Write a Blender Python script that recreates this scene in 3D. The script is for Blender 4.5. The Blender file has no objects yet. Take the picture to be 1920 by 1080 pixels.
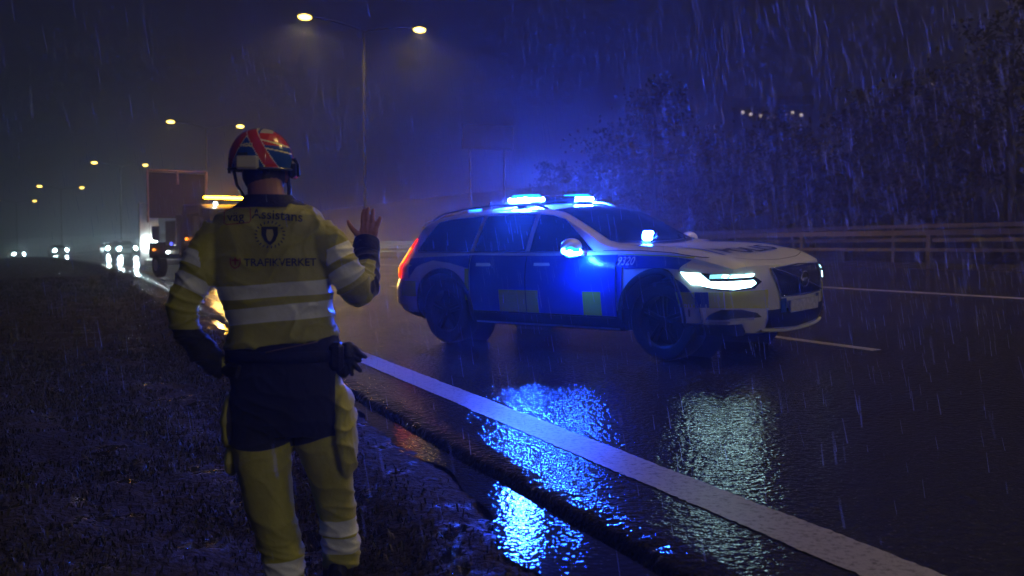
import bpy, math, random
import numpy as np
from mathutils import Vector, Matrix, noise as mnoise
from mathutils.bvhtree import BVHTree
random.seed(7); rng = np.random.default_rng(7)
S = bpy.context.scene
COL = S.collection
R = math.radians

# ------------------------------------------------------------------ camera
F_PX, CAM_H = 1750.0, 1.15
PITCH = math.atan(80 / F_PX)
cd = bpy.data.cameras.new('camera'); cam = bpy.data.objects.new('camera', cd); COL.objects.link(cam)
cd.sensor_width = 36; cd.lens = F_PX / 1920 * 36
cam.location = (0, 0, CAM_H); cam.rotation_euler = (math.pi / 2 - PITCH, 0, 0)
cd.clip_start = 0.05; cd.clip_end = 2000
cd.dof.use_dof = True; cd.dof.focus_distance = 5.6; cd.dof.aperture_fstop = 2.4
S.camera = cam

# ------------------------------------------------------------------ world: night sky, sun far below
W = bpy.data.worlds.new('World'); S.world = W; W.use_nodes = True
wn = W.node_tree.nodes; wl = W.node_tree.links; wn.clear()
sky = wn.new('ShaderNodeTexSky'); sky.sky_type = 'NISHITA'; sky.sun_disc = False
sky.sun_elevation = R(-6); sky.sun_rotation = R(200); sky.altitude = 0
wb = wn.new('ShaderNodeBackground'); wb.inputs[1].default_value = 1.0
wm = wn.new('ShaderNodeMix'); wm.data_type = 'RGBA'; wm.blend_type = 'ADD'; wm.inputs[0].default_value = 0.05
wm.inputs[6].default_value = (0.0062, 0.0064, 0.0175, 1)       # overcast night glow of the town
wo = wn.new('ShaderNodeOutputWorld')
wl.new(sky.outputs[0], wm.inputs[7]); wl.new(wm.outputs[2], wb.inputs[0]); wl.new(wb.outputs[0], wo.inputs[0])

S.view_settings.view_transform = 'Standard'; S.view_settings.look = 'None'
S.view_settings.exposure = 0.0; S.view_settings.gamma = 1.0; S.view_settings.use_curve_mapping = False
cy = S.cycles
cy.use_denoising = True
cy.max_bounces = 6; cy.diffuse_bounces = 2; cy.glossy_bounces = 3; cy.transmission_bounces = 4
cy.volume_bounces = 0; cy.transparent_max_bounces = 16; cy.caustics_reflective = False; cy.caustics_refractive = False
cy.sample_clamp_indirect = 3.0; cy.sample_clamp_direct = 0
cy.use_light_tree = True; cy.blur_glossy = 0.2

# ------------------------------------------------------------------ small helpers
def tag(o, label=None, cat=None, group=None, kind=None):
    if label: o['label'] = label
    if cat: o['category'] = cat
    if group: o['group'] = group
    if kind: o['kind'] = kind
    return o

def empty(name, loc, rz=0, label=None, cat=None, group=None):
    o = bpy.data.objects.new(name, None); COL.objects.link(o)
    o.location = loc; o.rotation_euler = (0, 0, rz); o.empty_display_size = .2
    return tag(o, label, cat, group)

class MB:
    """collects verts / faces with material slots"""
    def __init__(s): s.v = []; s.f = []; s.m = []
    def add(s, vs, fs, mi=0):
        b = len(s.v); s.v.extend([tuple(v) for v in vs])
        for f in fs: s.f.append(tuple(b + i for i in f)); s.m.append(mi)
    def grid(s, P, mi=0, close_u=False, mfun=None):
        P = np.asarray(P, float); n, m = P.shape[:2]; b = len(s.v)
        s.v.extend([tuple(p) for p in P.reshape(-1, 3)])
        for i in range(n - 1 + (1 if close_u else 0)):
            for j in range(m - 1):
                i2 = (i + 1) % n
                s.f.append((b + i * m + j, b + i2 * m + j, b + i2 * m + j + 1, b + i * m + j + 1))
                s.m.append(mfun(i, j) if mfun else mi)
    def box(s, c, d, mi=0, M=None, bev=0.0):
        x, y, z = d[0] / 2, d[1] / 2, d[2] / 2
        if bev <= 0:
            vs = [(i * x, j * y, k * z) for i in (-1, 1) for j in (-1, 1) for k in (-1, 1)]
            fs = [(0, 1, 3, 2), (4, 6, 7, 5), (0, 4, 5, 1), (2, 3, 7, 6), (0, 2, 6, 4), (1, 5, 7, 3)]
        else:
            e = min(bev, x * .95, y * .95, z * .95); vs = []; idx = {}
            for i in (-1, 1):
                for j in (-1, 1):
                    for k in (-1, 1):
                        for a in range(3):
                            p = [i * (x - e), j * (y - e), k * (z - e)]; p[a] = (i * x, j * y, k * z)[a]
                            idx[(i, j, k, a)] = len(vs); vs.append(tuple(p))
            fs = []
            for a in range(3):
                o = [q for q in range(3) if q != a]
                for sg in (-1, 1):
                    q = []
                    for (u, w) in ((-1, -1), (1, -1), (1, 1), (-1, 1)):
                        t = [0, 0, 0]; t[a] = sg; t[o[0]] = u; t[o[1]] = w; q.append(idx[(t[0], t[1], t[2], a)])
                    fs.append(tuple(q))
            for a in range(3):
                o = [q for q in range(3) if q != a]
                for u in (-1, 1):
                    for w in (-1, 1):
                        q = []
                        for (sg, fa) in ((-1, o[0]), (1, o[0]), (1, o[1]), (-1, o[1])):
                            t = [0, 0, 0]; t[a] = sg; t[o[0]] = u; t[o[1]] = w; q.append(idx[(t[0], t[1], t[2], fa)])
                        fs.append(tuple(q))
            for i in (-1, 1):
                for j in (-1, 1):
                    for k in (-1, 1): fs.append(tuple(idx[(i, j, k, a)] for a in range(3)))
        out = []
        for v in vs:
            v = Vector(v)
            if M is not None: v = M @ v
            out.append((v.x + c[0], v.y + c[1], v.z + c[2]))
        s.add(out, fs, mi)
    def tube(s, pts, r, n=10, mi=0, cap=True, flat=1.0):
        pts = [Vector(p) for p in pts]; m = len(pts)
        rr = r if hasattr(r, '__len__') else [r] * m
        up = None; rings = []
        for i, p in enumerate(pts):
            t = (pts[min(i + 1, m - 1)] - pts[max(i - 1, 0)]).normalized()
            if up is None:
                up = Vector((0, 0, 1)) if abs(t.z) < .9 else Vector((0, 1, 0))
            a = t.cross(up).normalized(); up = a.cross(t).normalized()
            rings.append([p + (a * math.cos(q) + up * math.sin(q) * flat) * rr[i] for q in [2 * math.pi * k / n for k in range(n)]])
        b = len(s.v)
        for rg in rings: s.v.extend([tuple(v) for v in rg])
        for i in range(m - 1):
            for k in range(n):
                k2 = (k + 1) % n
                s.f.append((b + i * n + k, b + i * n + k2, b + (i + 1) * n + k2, b + (i + 1) * n + k)); s.m.append(mi)
        if cap:
            s.f.append(tuple(b + k for k in reversed(range(n)))); s.m.append(mi)
            s.f.append(tuple(b + (m - 1) * n + k for k in range(n))); s.m.append(mi)
    def ball(s, c, r, mi=0, n=16, m=10, M=None):
        r = r if hasattr(r, '__len__') else (r, r, r)
        vs = []; 
        for i in range(1, m):
            a = math.pi * i / m
            for k in range(n):
                b_ = 2 * math.pi * k / n
                vs.append((r[0] * math.sin(a) * math.cos(b_), r[1] * math.sin(a) * math.sin(b_), r[2] * math.cos(a)))
        vs.append((0, 0, r[2])); vs.append((0, 0, -r[2]))
        fs = []
        for i in range(m - 2):
            for k in range(n):
                k2 = (k + 1) % n; fs.append((i * n + k, (i + 1) * n + k, (i + 1) * n + k2, i * n + k2))
        T = len(vs) - 2
        for k in range(n):
            k2 = (k + 1) % n; fs.append((T, k, k2)); fs.append((T + 1, (m - 2) * n + k2, (m - 2) * n + k))
        out = []
        for v in vs:
            v = Vector(v)
            if M is not None: v = M @ v
            out.append((v.x + c[0], v.y + c[1], v.z + c[2]))
        s.add(out, fs, mi)
    def build(s, name, mats, parent=None, smooth=False, angle=None):
        me = bpy.data.meshes.new(name)
        me.from_pydata(s.v, [], s.f)
        for m_ in (mats if isinstance(mats, (list, tuple)) else [mats]): me.materials.append(m_)
        me.polygons.foreach_set('material_index', np.array(s.m, dtype=np.int32))
        if smooth: me.polygons.foreach_set('use_smooth', np.ones(len(s.f), dtype=bool))
        me.update()
        if smooth and angle is not None:
            try: me.set_sharp_from_angle(angle=R(angle))
            except Exception: pass
        o = bpy.data.objects.new(name, me); COL.objects.link(o)
        if parent is not None: o.parent = parent
        return o

def np_mesh(name, V, Fq, mats, parent=None, smooth=False, mi=None):
    me = bpy.data.meshes.new(name)
    k = Fq.shape[1]
    me.vertices.add(len(V)); me.vertices.foreach_set('co', V.astype(np.float32).ravel())
    me.loops.add(Fq.size); me.loops.foreach_set('vertex_index', Fq.astype(np.int32).ravel())
    me.polygons.add(len(Fq)); me.polygons.foreach_set('loop_start', np.arange(0, Fq.size, k, dtype=np.int32))
    if mi is not None: me.polygons.foreach_set('material_index', mi.astype(np.int32))
    for m_ in (mats if isinstance(mats, (list, tuple)) else [mats]): me.materials.append(m_)
    if smooth: me.polygons.foreach_set('use_smooth', np.ones(len(Fq), dtype=bool))
    me.update(calc_edges=True); me.validate()
    o = bpy.data.objects.new(name, me); COL.objects.link(o)
    if parent is not None: o.parent = parent
    return o

def copy_tree(o, parent=None):
    c = o.copy(); COL.objects.link(c); c.parent = parent
    for ch in [q for q in S.objects if q.parent == o]: copy_tree(ch, c)
    return c

# ------------------------------------------------------------------ materials
def mat(name, col=(.5, .5, .5), rough=.5, metal=0.0, coat=0.0, coat_r=.05, emit=None, estr=0.0, spec=.5, nscale=0, namt=.2, bump=0, bscale=50, bdist=.01, rvar=0, sheen=0):
    m = bpy.data.materials.new(name); m.use_nodes = True
    nt = m.node_tree; b = nt.nodes['Principled BSDF']
    b.inputs['Base Color'].default_value = (*col, 1); b.inputs['Roughness'].default_value = rough
    b.inputs['Metallic'].default_value = metal; b.inputs['Coat Weight'].default_value = coat
    b.inputs['Coat Roughness'].default_value = coat_r; b.inputs['Specular IOR Level'].default_value = spec
    b.inputs['Sheen Weight'].default_value = sheen
    if emit: b.inputs['Emission Color'].default_value = (*emit, 1); b.inputs['Emission Strength'].default_value = estr
    tc = nt.nodes.new('ShaderNodeTexCoord')
    if nscale:
        n = nt.nodes.new('ShaderNodeTexNoise'); n.inputs['Scale'].default_value = nscale; n.inputs['Detail'].default_value = 6
        nt.links.new(tc.outputs['Object'], n.inputs['Vector'])
        mr = nt.nodes.new('ShaderNodeMapRange'); mr.inputs[1].default_value = .3; mr.inputs[2].default_value = .7
        mr.inputs[3].default_value = 1 - namt; mr.inputs[4].default_value = 1 + namt
        nt.links.new(n.outputs[0], mr.inputs[0])
        mx = nt.nodes.new('ShaderNodeMix'); mx.data_type = 'RGBA'; mx.blend_type = 'MULTIPLY'; mx.inputs[0].default_value = 1
        mx.inputs[6].default_value = (*col, 1); nt.links.new(mr.outputs[0], mx.inputs[7]); nt.links.new(mx.outputs[2], b.inputs['Base Color'])
        if rvar:
            r2 = nt.nodes.new('ShaderNodeMapRange'); r2.inputs[1].default_value = .3; r2.inputs[2].default_value = .7
            r2.inputs[3].default_value = max(rough - rvar, .02); r2.inputs[4].default_value = rough + rvar
            nt.links.new(n.outputs[0], r2.inputs[0]); nt.links.new(r2.outputs[0], b.inputs['Roughness'])
    if bump:
        n = nt.nodes.new('ShaderNodeTexNoise'); n.inputs['Scale'].default_value = bscale; n.inputs['Detail'].default_value = 4
        nt.links.new(tc.outputs['Object'], n.inputs['Vector'])
        bp = nt.nodes.new('ShaderNodeBump'); bp.inputs['Strength'].default_value = bump; bp.inputs['Distance'].default_value = bdist
        nt.links.new(n.outputs[0], bp.inputs['Height']); nt.links.new(bp.outputs[0], b.inputs['Normal'])
    return m

def emat(name, col, s):
    m = bpy.data.materials.new(name); m.use_nodes = True; nt = m.node_tree; nt.nodes.clear()
    e = nt.nodes.new('ShaderNodeEmission'); e.inputs[0].default_value = (*col, 1); e.inputs[1].default_value = s
    o = nt.nodes.new('ShaderNodeOutputMaterial'); nt.links.new(e.outputs[0], o.inputs[0]); return m

def wet_asphalt():
    m = bpy.data.materials.new('wet_asphalt'); m.use_nodes = True; nt = m.node_tree; N = nt.nodes; L = nt.links
    b = N['Principled BSDF']; tc = N.new('ShaderNodeTexCoord')
    def noise_(sc, det=4, rough=.5):
        n = N.new('ShaderNodeTexNoise'); n.inputs['Scale'].default_value = sc; n.inputs['Detail'].default_value = det
        n.inputs['Roughness'].default_value = rough; L.new(tc.outputs['Object'], n.inputs['Vector']); return n
    def rng_(src, a, b_, c, d):
        r = N.new('ShaderNodeMapRange'); r.inputs[1].default_value = a; r.inputs[2].default_value = b_
        r.inputs[3].default_value = c; r.inputs[4].default_value = d; L.new(src, r.inputs[0]); return r.outputs[0]
    big = noise_(.55, 3); grit = noise_(46, 1)
    vo = N.new('ShaderNodeTexVoronoi'); vo.inputs['Scale'].default_value = 23; L.new(tc.outputs['Object'], vo.inputs['Vector'])
    cr = N.new('ShaderNodeValToRGB'); cr.color_ramp.elements[0].position = .3; cr.color_ramp.elements[1].position = .75
    cr.color_ramp.elements[0].color = (.006, .006, .006, 1); cr.color_ramp.elements[1].color = (.060, .056, .050, 1)
    L.new(grit.outputs[0], cr.inputs[0]); L.new(cr.outputs[0], b.inputs['Base Color'])
    L.new(rng_(big.outputs[0], .35, .65, .04, .10), b.inputs['Roughness'])
    b.inputs['Specular IOR Level'].default_value = .5
    h1 = N.new('ShaderNodeMath'); h1.operation = 'MULTIPLY_ADD'
    L.new(vo.outputs['Distance'], h1.inputs[0]); h1.inputs[1].default_value = -1.0; L.new(grit.outputs[0], h1.inputs[2])
    bp = N.new('ShaderNodeBump'); bp.inputs['Distance'].default_value = .0055
    L.new(rng_(big.outputs[0], .3, .7, .5, 1.0), bp.inputs['Strength']); L.new(h1.outputs[0], bp.inputs['Height'])
    L.new(bp.outputs[0], b.inputs['Normal'])
    return m

def paint_line_mat():
    m = bpy.data.materials.new('road_paint'); m.use_nodes = True; nt = m.node_tree; N = nt.nodes; L = nt.links
    b = N['Principled BSDF']; tc = N.new('ShaderNodeTexCoord')
    n = N.new('ShaderNodeTexNoise'); n.inputs['Scale'].default_value = 34; n.inputs['Detail'].default_value = 8; n.inputs['Roughness'].default_value = .75
    L.new(tc.outputs['Object'], n.inputs['Vector'])
    cr = N.new('ShaderNodeValToRGB'); e = cr.color_ramp.elements
    e[0].position = .36; e[0].color = (.07, .066, .06, 1); e[1].position = .50; e[1].color = (.36, .35, .33, 1)
    L.new(n.outputs[0], cr.inputs[0]); L.new(cr.outputs[0], b.inputs['Base Color'])
    b.inputs['Roughness'].default_value = .38
    g = N.new('ShaderNodeTexNoise'); g.inputs['Scale'].default_value = 110; L.new(tc.outputs['Object'], g.inputs['Vector'])
    bp = N.new('ShaderNodeBump'); bp.inputs['Distance'].default_value = .003; bp.inputs['Strength'].default_value = .6
    L.new(g.outputs[0], bp.inputs['Height']); L.new(bp.outputs[0], b.inputs['Normal'])
    return m

def verge_mat():
    m = bpy.data.materials.new('verge_soil'); m.use_nodes = True; nt = m.node_tree; N = nt.nodes; L = nt.links
    b = N['Principled BSDF']; tc = N.new('ShaderNodeTexCoord')
    n = N.new('ShaderNodeTexNoise'); n.inputs['Scale'].default_value = 3; n.inputs['Detail'].default_value = 10; n.inputs['Roughness'].default_value = .65
    L.new(tc.outputs['Object'], n.inputs['Vector'])
    cr = N.new('ShaderNodeValToRGB'); e = cr.color_ramp.elements
    e[0].position = .35; e[0].color = (.009, .0065, .004, 1); e[1].position = .65; e[1].color = (.028, .020, .009, 1)
    L.new(n.outputs[0], cr.inputs[0]); L.new(cr.outputs[0], b.inputs['Base Color'])
    r = N.new('ShaderNodeMapRange'); r.inputs[1].default_value = .38; r.inputs[2].default_value = .47; r.inputs[3].default_value = .14; r.inputs[4].default_value = .9
    L.new(n.outputs[0], r.inputs[0]); L.new(r.outputs[0], b.inputs['Roughness'])
    g = N.new('ShaderNodeTexNoise'); g.inputs['Scale'].default_value = 28; g.inputs['Detail'].default_value = 8; L.new(tc.outputs['Object'], g.inputs['Vector'])
    bp = N.new('ShaderNodeBump'); bp.inputs['Distance'].default_value = .045; bp.inputs['Strength'].default_value = 1.0
    L.new(g.outputs[0], bp.inputs['Height']); L.new(bp.outputs[0], b.inputs['Normal'])
    return m

def puddle_mat():
    m = mat('puddle_water', (.012, .011, .010), .05, spec=.32)
    nt = m.node_tree; b = nt.nodes['Principled BSDF']; tc = nt.nodes.new('ShaderNodeTexCoord')
    g = nt.nodes.new('ShaderNodeTexNoise'); g.inputs['Scale'].default_value = 24; g.inputs['Detail'].default_value = 3
    v = nt.nodes.new('ShaderNodeTexVoronoi'); v.inputs['Scale'].default_value = 34
    nt.links.new(tc.outputs['Object'], g.inputs['Vector']); nt.links.new(tc.outputs['Object'], v.inputs['Vector'])
    a = nt.nodes.new('ShaderNodeMath'); a.operation = 'MULTIPLY_ADD'; a.inputs[1].default_value = -.5
    nt.links.new(v.outputs['Distance'], a.inputs[0]); nt.links.new(g.outputs[0], a.inputs[2])
    bp = nt.nodes.new('ShaderNodeBump'); bp.inputs['Distance'].default_value = .0032; bp.inputs['Strength'].default_value = .6
    nt.links.new(a.outputs[0], bp.inputs['Height']); nt.links.new(bp.outputs[0], b.inputs['Normal'])
    return m

def droplet_paint(name, col, rough=.3, coat=.6, bump=.35):
    """car paint with rain beads standing on it"""
    m = mat(name, col, rough, coat=coat, coat_r=.06)
    nt = m.node_tree; b = nt.nodes['Principled BSDF']; tc = nt.nodes.new('ShaderNodeTexCoord')
    v = nt.nodes.new('ShaderNodeTexVoronoi'); v.inputs['Scale'].default_value = 75
    nt.links.new(tc.outputs['Object'], v.inputs['Vector'])
    r = nt.nodes.new('ShaderNodeMapRange'); r.inputs[1].default_value = 0; r.inputs[2].default_value = .35; r.inputs[3].default_value = 1; r.inputs[4].default_value = 0
    nt.links.new(v.outputs['Distance'], r.inputs[0])
    bp = nt.nodes.new('ShaderNodeBump'); bp.inputs['Distance'].default_value = .003; bp.inputs['Strength'].default_value = bump
    nt.links.new(r.outputs[0], bp.inputs['Height'])
    nt.links.new(bp.outputs[0], b.inputs['Coat Normal']); nt.links.new(bp.outputs[0], b.inputs['Normal'])
    return m

M_ = {}
M_['asphalt'] = wet_asphalt(); M_['line'] = paint_line_mat(); M_['verge'] = verge_mat(); M_['puddle'] = puddle_mat()
M_['steel'] = mat('galvanised_steel', (.11, .11, .115), .38, metal=.75, nscale=6, namt=.2, rvar=.1)
M_['pole'] = mat('lamp_pole_steel', (.10, .10, .10), .6, metal=.2, nscale=4)
M_['white'] = droplet_paint('white_car_paint', (.72, .72, .68))
M_['blue'] = droplet_paint('blue_livery', (.012, .055, .36), .35, .5)
M_['yellow'] = droplet_paint('fluorescent_yellow_livery', (.60, .62, .03), .4, .4)
M_['black'] = mat('black_trim', (.015, .015, .017), .45, nscale=12)
M_['seam'] = mat('panel_gap', (.006, .006, .006), .8)
M_['glass'] = mat('tinted_glass', (.006, .008, .012), .05, coat=.5)
M_['chrome'] = mat('chrome_trim', (.75, .75, .75), .12, metal=1)
M_['alu'] = mat('brushed_metal_trim', (.38, .38, .39), .35, metal=.8)
M_['tyre'] = mat('tyre_rubber', (.015, .015, .015), .6, nscale=20, bump=.3, bscale=60)
M_['rim'] = mat('alloy_rim', (.02, .02, .022), .45, metal=.3)
BLUE = (.012, .070, 1.0)
M_['blue_strobe'] = emat('blue_strobe_light', BLUE, 6200)
M_['blue_lens'] = emat('blue_beacon_lens', (.03, .55, 1.0), 2.6)
M_['blue_soft'] = emat('blue_strobe_lens_dim', (.01, .12, 1.0), 9)
M_['head'] = emat('led_headlamp_light', (.55, .95, 1.0), 8.5)
M_['head_dim'] = emat('headlamp_reflector', (.25, .75, .8), 1.6)
M_['tail'] = emat('tail_light_red', (1.0, .018, .001), 2.2)
M_['tail_core'] = emat('tail_light_core', (1.0, .42, .02), 2.6)
M_['housing'] = mat('lamp_housing', (.02, .02, .022), .15, coat=.5)

# ------------------------------------------------------------------ road geometry: s along the edge line, d across it
P0 = np.array([.315, 5.48]); A0 = R(24.5); R_CURVE = 600.; S_CURVE = 20.
_ds = .5; _ss = np.arange(-60, 420 + _ds, _ds)
_a = A0 + np.maximum(_ss - S_CURVE, 0) / R_CURVE
_u = np.stack([-np.sin(_a), np.cos(_a)], 1); _c = np.zeros((len(_ss), 2))
_i0 = int(round(60 / _ds)); _c[_i0] = P0
for i in range(_i0, len(_ss) - 1): _c[i + 1] = _c[i] + _u[i] * _ds
for i in range(_i0, 0, -1): _c[i - 1] = _c[i] - _u[i - 1] * _ds
_n = np.stack([np.cos(_a), np.sin(_a)], 1)
def drop(s): s = np.asarray(s, float); return -np.where(s > 90, np.minimum((s - 90) ** 2 * .00022, 8 + .0 * s), 0)
def bank(s): return np.interp(s, [-60, 15, 50, 400], [.045, .045, .025, .02])
def smooth(t): t = np.clip(t, 0, 1); return t * t * (3 - 2 * t)
def fbm(x, y, f):
    return (np.sin(x * f * 1.3 + 1.7 * np.sin(y * f * .9)) + np.sin(y * f * 1.1 + 1.9 * np.sin(x * f * .7 + 1)) + .5 * np.sin((x + y) * f * 2.3 + np.sin(x * f * 1.9))) / 2.5
def xy(s, d):
    s = np.asarray(s, float); d = np.asarray(d, float)
    cx = np.interp(s, _ss, _c[:, 0]); cy_ = np.interp(s, _ss, _c[:, 1])
    nx = np.interp(s, _ss, _n[:, 0]); ny = np.interp(s, _ss, _n[:, 1])
    return cx + nx * d, cy_ + ny * d
def hgt(s, d):
    s = np.asarray(s, float); d = np.asarray(d, float)
    x, y = xy(s, d)
    z = drop(s) + bank(s) * np.clip(d, 0, 14)
    jt = .03 * fbm(x * 3, y * 3, 3.1) + .015 * fbm(x, y, 31.0)
    v = -.07 * smooth((-.54 - d) / .05) + .030 * smooth((-.76 - .26 * np.exp(-((s + 1.9) / 1.1) ** 2) + jt * 1.6 - d) / .12) - .20 * smooth((-1.12 - d) / .7) - .12 * smooth((-3 - d) / 5)
    amp = np.clip((-1.0 - d) / 1.0, 0, 1)
    v = v + np.clip((-.80 - d) / .2, 0, 1) * (.010 * fbm(x + 2, y, 24.0) + .006 * fbm(x, y + 4, 57.0)) + amp * (.030 * fbm(x, y, 2.6) + .012 * fbm(x + 9, y, 9)) + np.clip((-4 - d) / 6, 0, 1) * .08 * fbm(x, y, .8)
    med = np.clip((d - 14) / 1, 0, 1) * np.clip((18 - d) / 1, 0, 1) * (.06 + .04 * fbm(x, y, 2.0))
    hill = smooth((d - 31) / 24) * 7.5 + np.clip((d - 40), 0, 200) * .05 + np.clip((d - 30) / 4, 0, 1) * .25 * fbm(x, y, .5)
    return z + v + med + hill
def sd_of(x, y):
    q = (_c[:, 0] - x) ** 2 + (_c[:, 1] - y) ** 2; i = int(np.argmin(q))
    dx, dy = x - _c[i, 0], y - _c[i, 1]
    return _ss[i] + dx * _u[i, 0] + dy * _u[i, 1], dx * _n[i, 0] + dy * _n[i, 1]
def ground(x, y):
    s, d = sd_of(x, y); return float(hgt(s, d))
def pxray(px, py):
    a = (px - 960) / F_PX; b = (540 - py) / F_PX; c, s = math.cos(PITCH), math.sin(PITCH)
    return np.array([a, c + b * s, -s + b * c])
def at(px, py, Y):
    """world point seen at a photo pixel, at distance Y ahead"""
    r = pxray(px, py); t = Y / r[1]; return np.array([r[0] * t, Y, CAM_H + r[2] * t])
def sheet(name, ss, ds, m, dz=0.0, kind='structure', zf=None):
    SS, DD = np.meshgrid(ss, ds, indexing='ij'); X, Y = xy(SS, DD)
    if name == 'road' and ds[0] < 0:          # ragged edge of the asphalt, with a broken slope down to the verge
        rj = np.random.default_rng(5); j_ = .014 * fbm(X[:, 0], Y[:, 0], 5.0) + .008 * fbm(X[:, 0], Y[:, 0], 23.0)
        for c_ in range(3): DD[:, c_] += j_ + rj.normal(0, (.0045, .004, .003)[c_], len(j_))
        X, Y = xy(SS, DD)
    if name == 'edge_line':                   # worn, slightly uneven edges of the paint
        rj = np.random.default_rng(9); DD[:, 0] += rj.normal(0, .0035, len(DD)) + .006 * fbm(X[:, 0], Y[:, 0], 7.0); DD[:, -1] += rj.normal(0, .0035, len(DD)) + .006 * fbm(Y[:, 0], X[:, 0], 6.0); X, Y = xy(SS, DD)
    Z = (zf(SS, DD) if zf else hgt(SS, DD)) + dz
    if name == 'road' and ds[0] < 0:
        base_ = drop(SS[:, 0]); Z[:, 0] = base_ - .060 + rj.normal(0, .004, len(j_)); Z[:, 1] = base_ - .022 + rj.normal(0, .006, len(j_)); Z[:, 2] = base_ - .002 + rj.normal(0, .0015, len(j_))
    V = np.stack([X, Y, Z], -1).reshape(-1, 3); n, k = SS.shape
    i = np.arange(n - 1)[:, None] * k + np.arange(k - 1)[None]
    Fq = np.stack([i, i + 1, i + k + 1, i + k], -1).reshape(-1, 4)
    o = np_mesh(name, V, Fq, m, smooth=True); tag(o, kind=kind); return o
def steps(pairs):
    out = [pairs[0][0]]
    for (a, st), (b, _) in zip(pairs[:-1], pairs[1:]): out += list(np.arange(out[-1] + st, b - st * .3, st)) + [b]
    return np.array(sorted(set(np.round(out, 4))))

ss_all = steps([(-58, 2), (-3.5, .03), (4, .06), (12, .5), (30, 1.5), (100, 4), (418, 4)])
sheet('road', ss_all, np.concatenate([[-.672, -.655, -.635, -.45, -.135, 0, .125, .5], np.arange(1.0, 14.0, .9), [14.0]]), M_['asphalt'])
sheet('road', ss_all, np.concatenate([np.arange(18.0, 29.0, 1.0), [29.0]]), M_['asphalt']).name = 'far_carriageway_road'
ssv = steps([(-8, .12), (-3.5, .035), (4, .06), (10, .12), (14, .3), (30, 1), (100, 3), (418, 3)])
sheet('verge_ground', ssv, np.concatenate([-np.geomspace(7, 250, 30)[::-1], np.arange(-6.9, -2.6, .08), np.arange(-2.6, -.5, .028)]), M_['verge'])
sheet('median_ground', ss_all, np.arange(13.98, 18.05, .4), M_['verge'], dz=.002)
sheet('hill_ground', ss_all, np.concatenate([np.arange(28.98, 60, 1.5), np.arange(60, 260, 12)]), M_['verge'], dz=.002)
# ground behind and around, reaching the horizon
g = MB(); g.add([(-375, -125, -14), (375, -125, -14), (375, 425, -14), (-375, 425, -14)], [(0, 1, 2, 3)])
tag(g.build('far_ground', M_['verge']), kind='structure')
# water standing between the asphalt edge and the verge
sp = np.arange(-7, 16, .06)
SSp, TTp = np.meshgrid(sp, np.linspace(0, 1, 6), indexing='ij')
wd = .13 + .04 * np.sin(SSp * .9 + 1) + .04 * np.sin(SSp * 2.7) + .03 * np.sin(SSp * 7.1) + .26 * np.exp(-((SSp + 1.9) / 1.1) ** 2)
DDp = -.70 - TTp * wd
Xp, Yp = xy(SSp, DDp); Zp = drop(SSp) - .040 + TTp * 0
n_, k_ = SSp.shape; ii = np.arange(n_ - 1)[:, None] * k_ + np.arange(k_ - 1)[None]
tag(np_mesh('puddle_water', np.stack([Xp, Yp, Zp], -1).reshape(-1, 3), np.stack([ii, ii + 1, ii + k_ + 1, ii + k_], -1).reshape(-1, 4), M_['puddle'], smooth=True), kind='structure')
# painted lines (structure)
sheet('edge_line', ss_all, np.array([-.135, 0, .125]), M_['line'], dz=.005)
D_DASH, D_LEFT = 4.05, 9.2
for k in range(-3, 22):
    s0 = k * 12.0 + 4.54
    if s0 > 250: break
    o = sheet('lane_dash', np.linspace(s0 - 3, s0, 7), np.array([D_DASH - .06, D_DASH + .06]), M_['line'], dz=.004)
    o.name = 'lane_line'
sheet('median_edge_line', ss_all, np.array([D_LEFT - .09, D_LEFT + .09]), M_['line'], dz=.004)
sheet('far_edge_line', ss_all, np.array([18.6, 18.75]), M_['line'], dz=.004)

# ------------------------------------------------------------------ haze: rainy night air
hz = MB(); hz.box((0, 150, 20), (760, 560, 72))
HM = bpy.data.materials.new('rainy_air'); HM.use_nodes = True; HM.node_tree.nodes.clear()
pv = HM.node_tree.nodes.new('ShaderNodeVolumePrincipled'); pv.inputs['Color'].default_value = (.85, .88, .95, 1)
pv.inputs['Density'].default_value = .0042; pv.inputs['Anisotropy'].default_value = .70
mo = HM.node_tree.nodes.new('ShaderNodeOutputMaterial'); HM.node_tree.links.new(pv.outputs[0], mo.inputs['Volume'])
hzo = hz.build('haze', HM); tag(hzo, kind='stuff')
hzo.location = (0, 0, 0)
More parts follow.
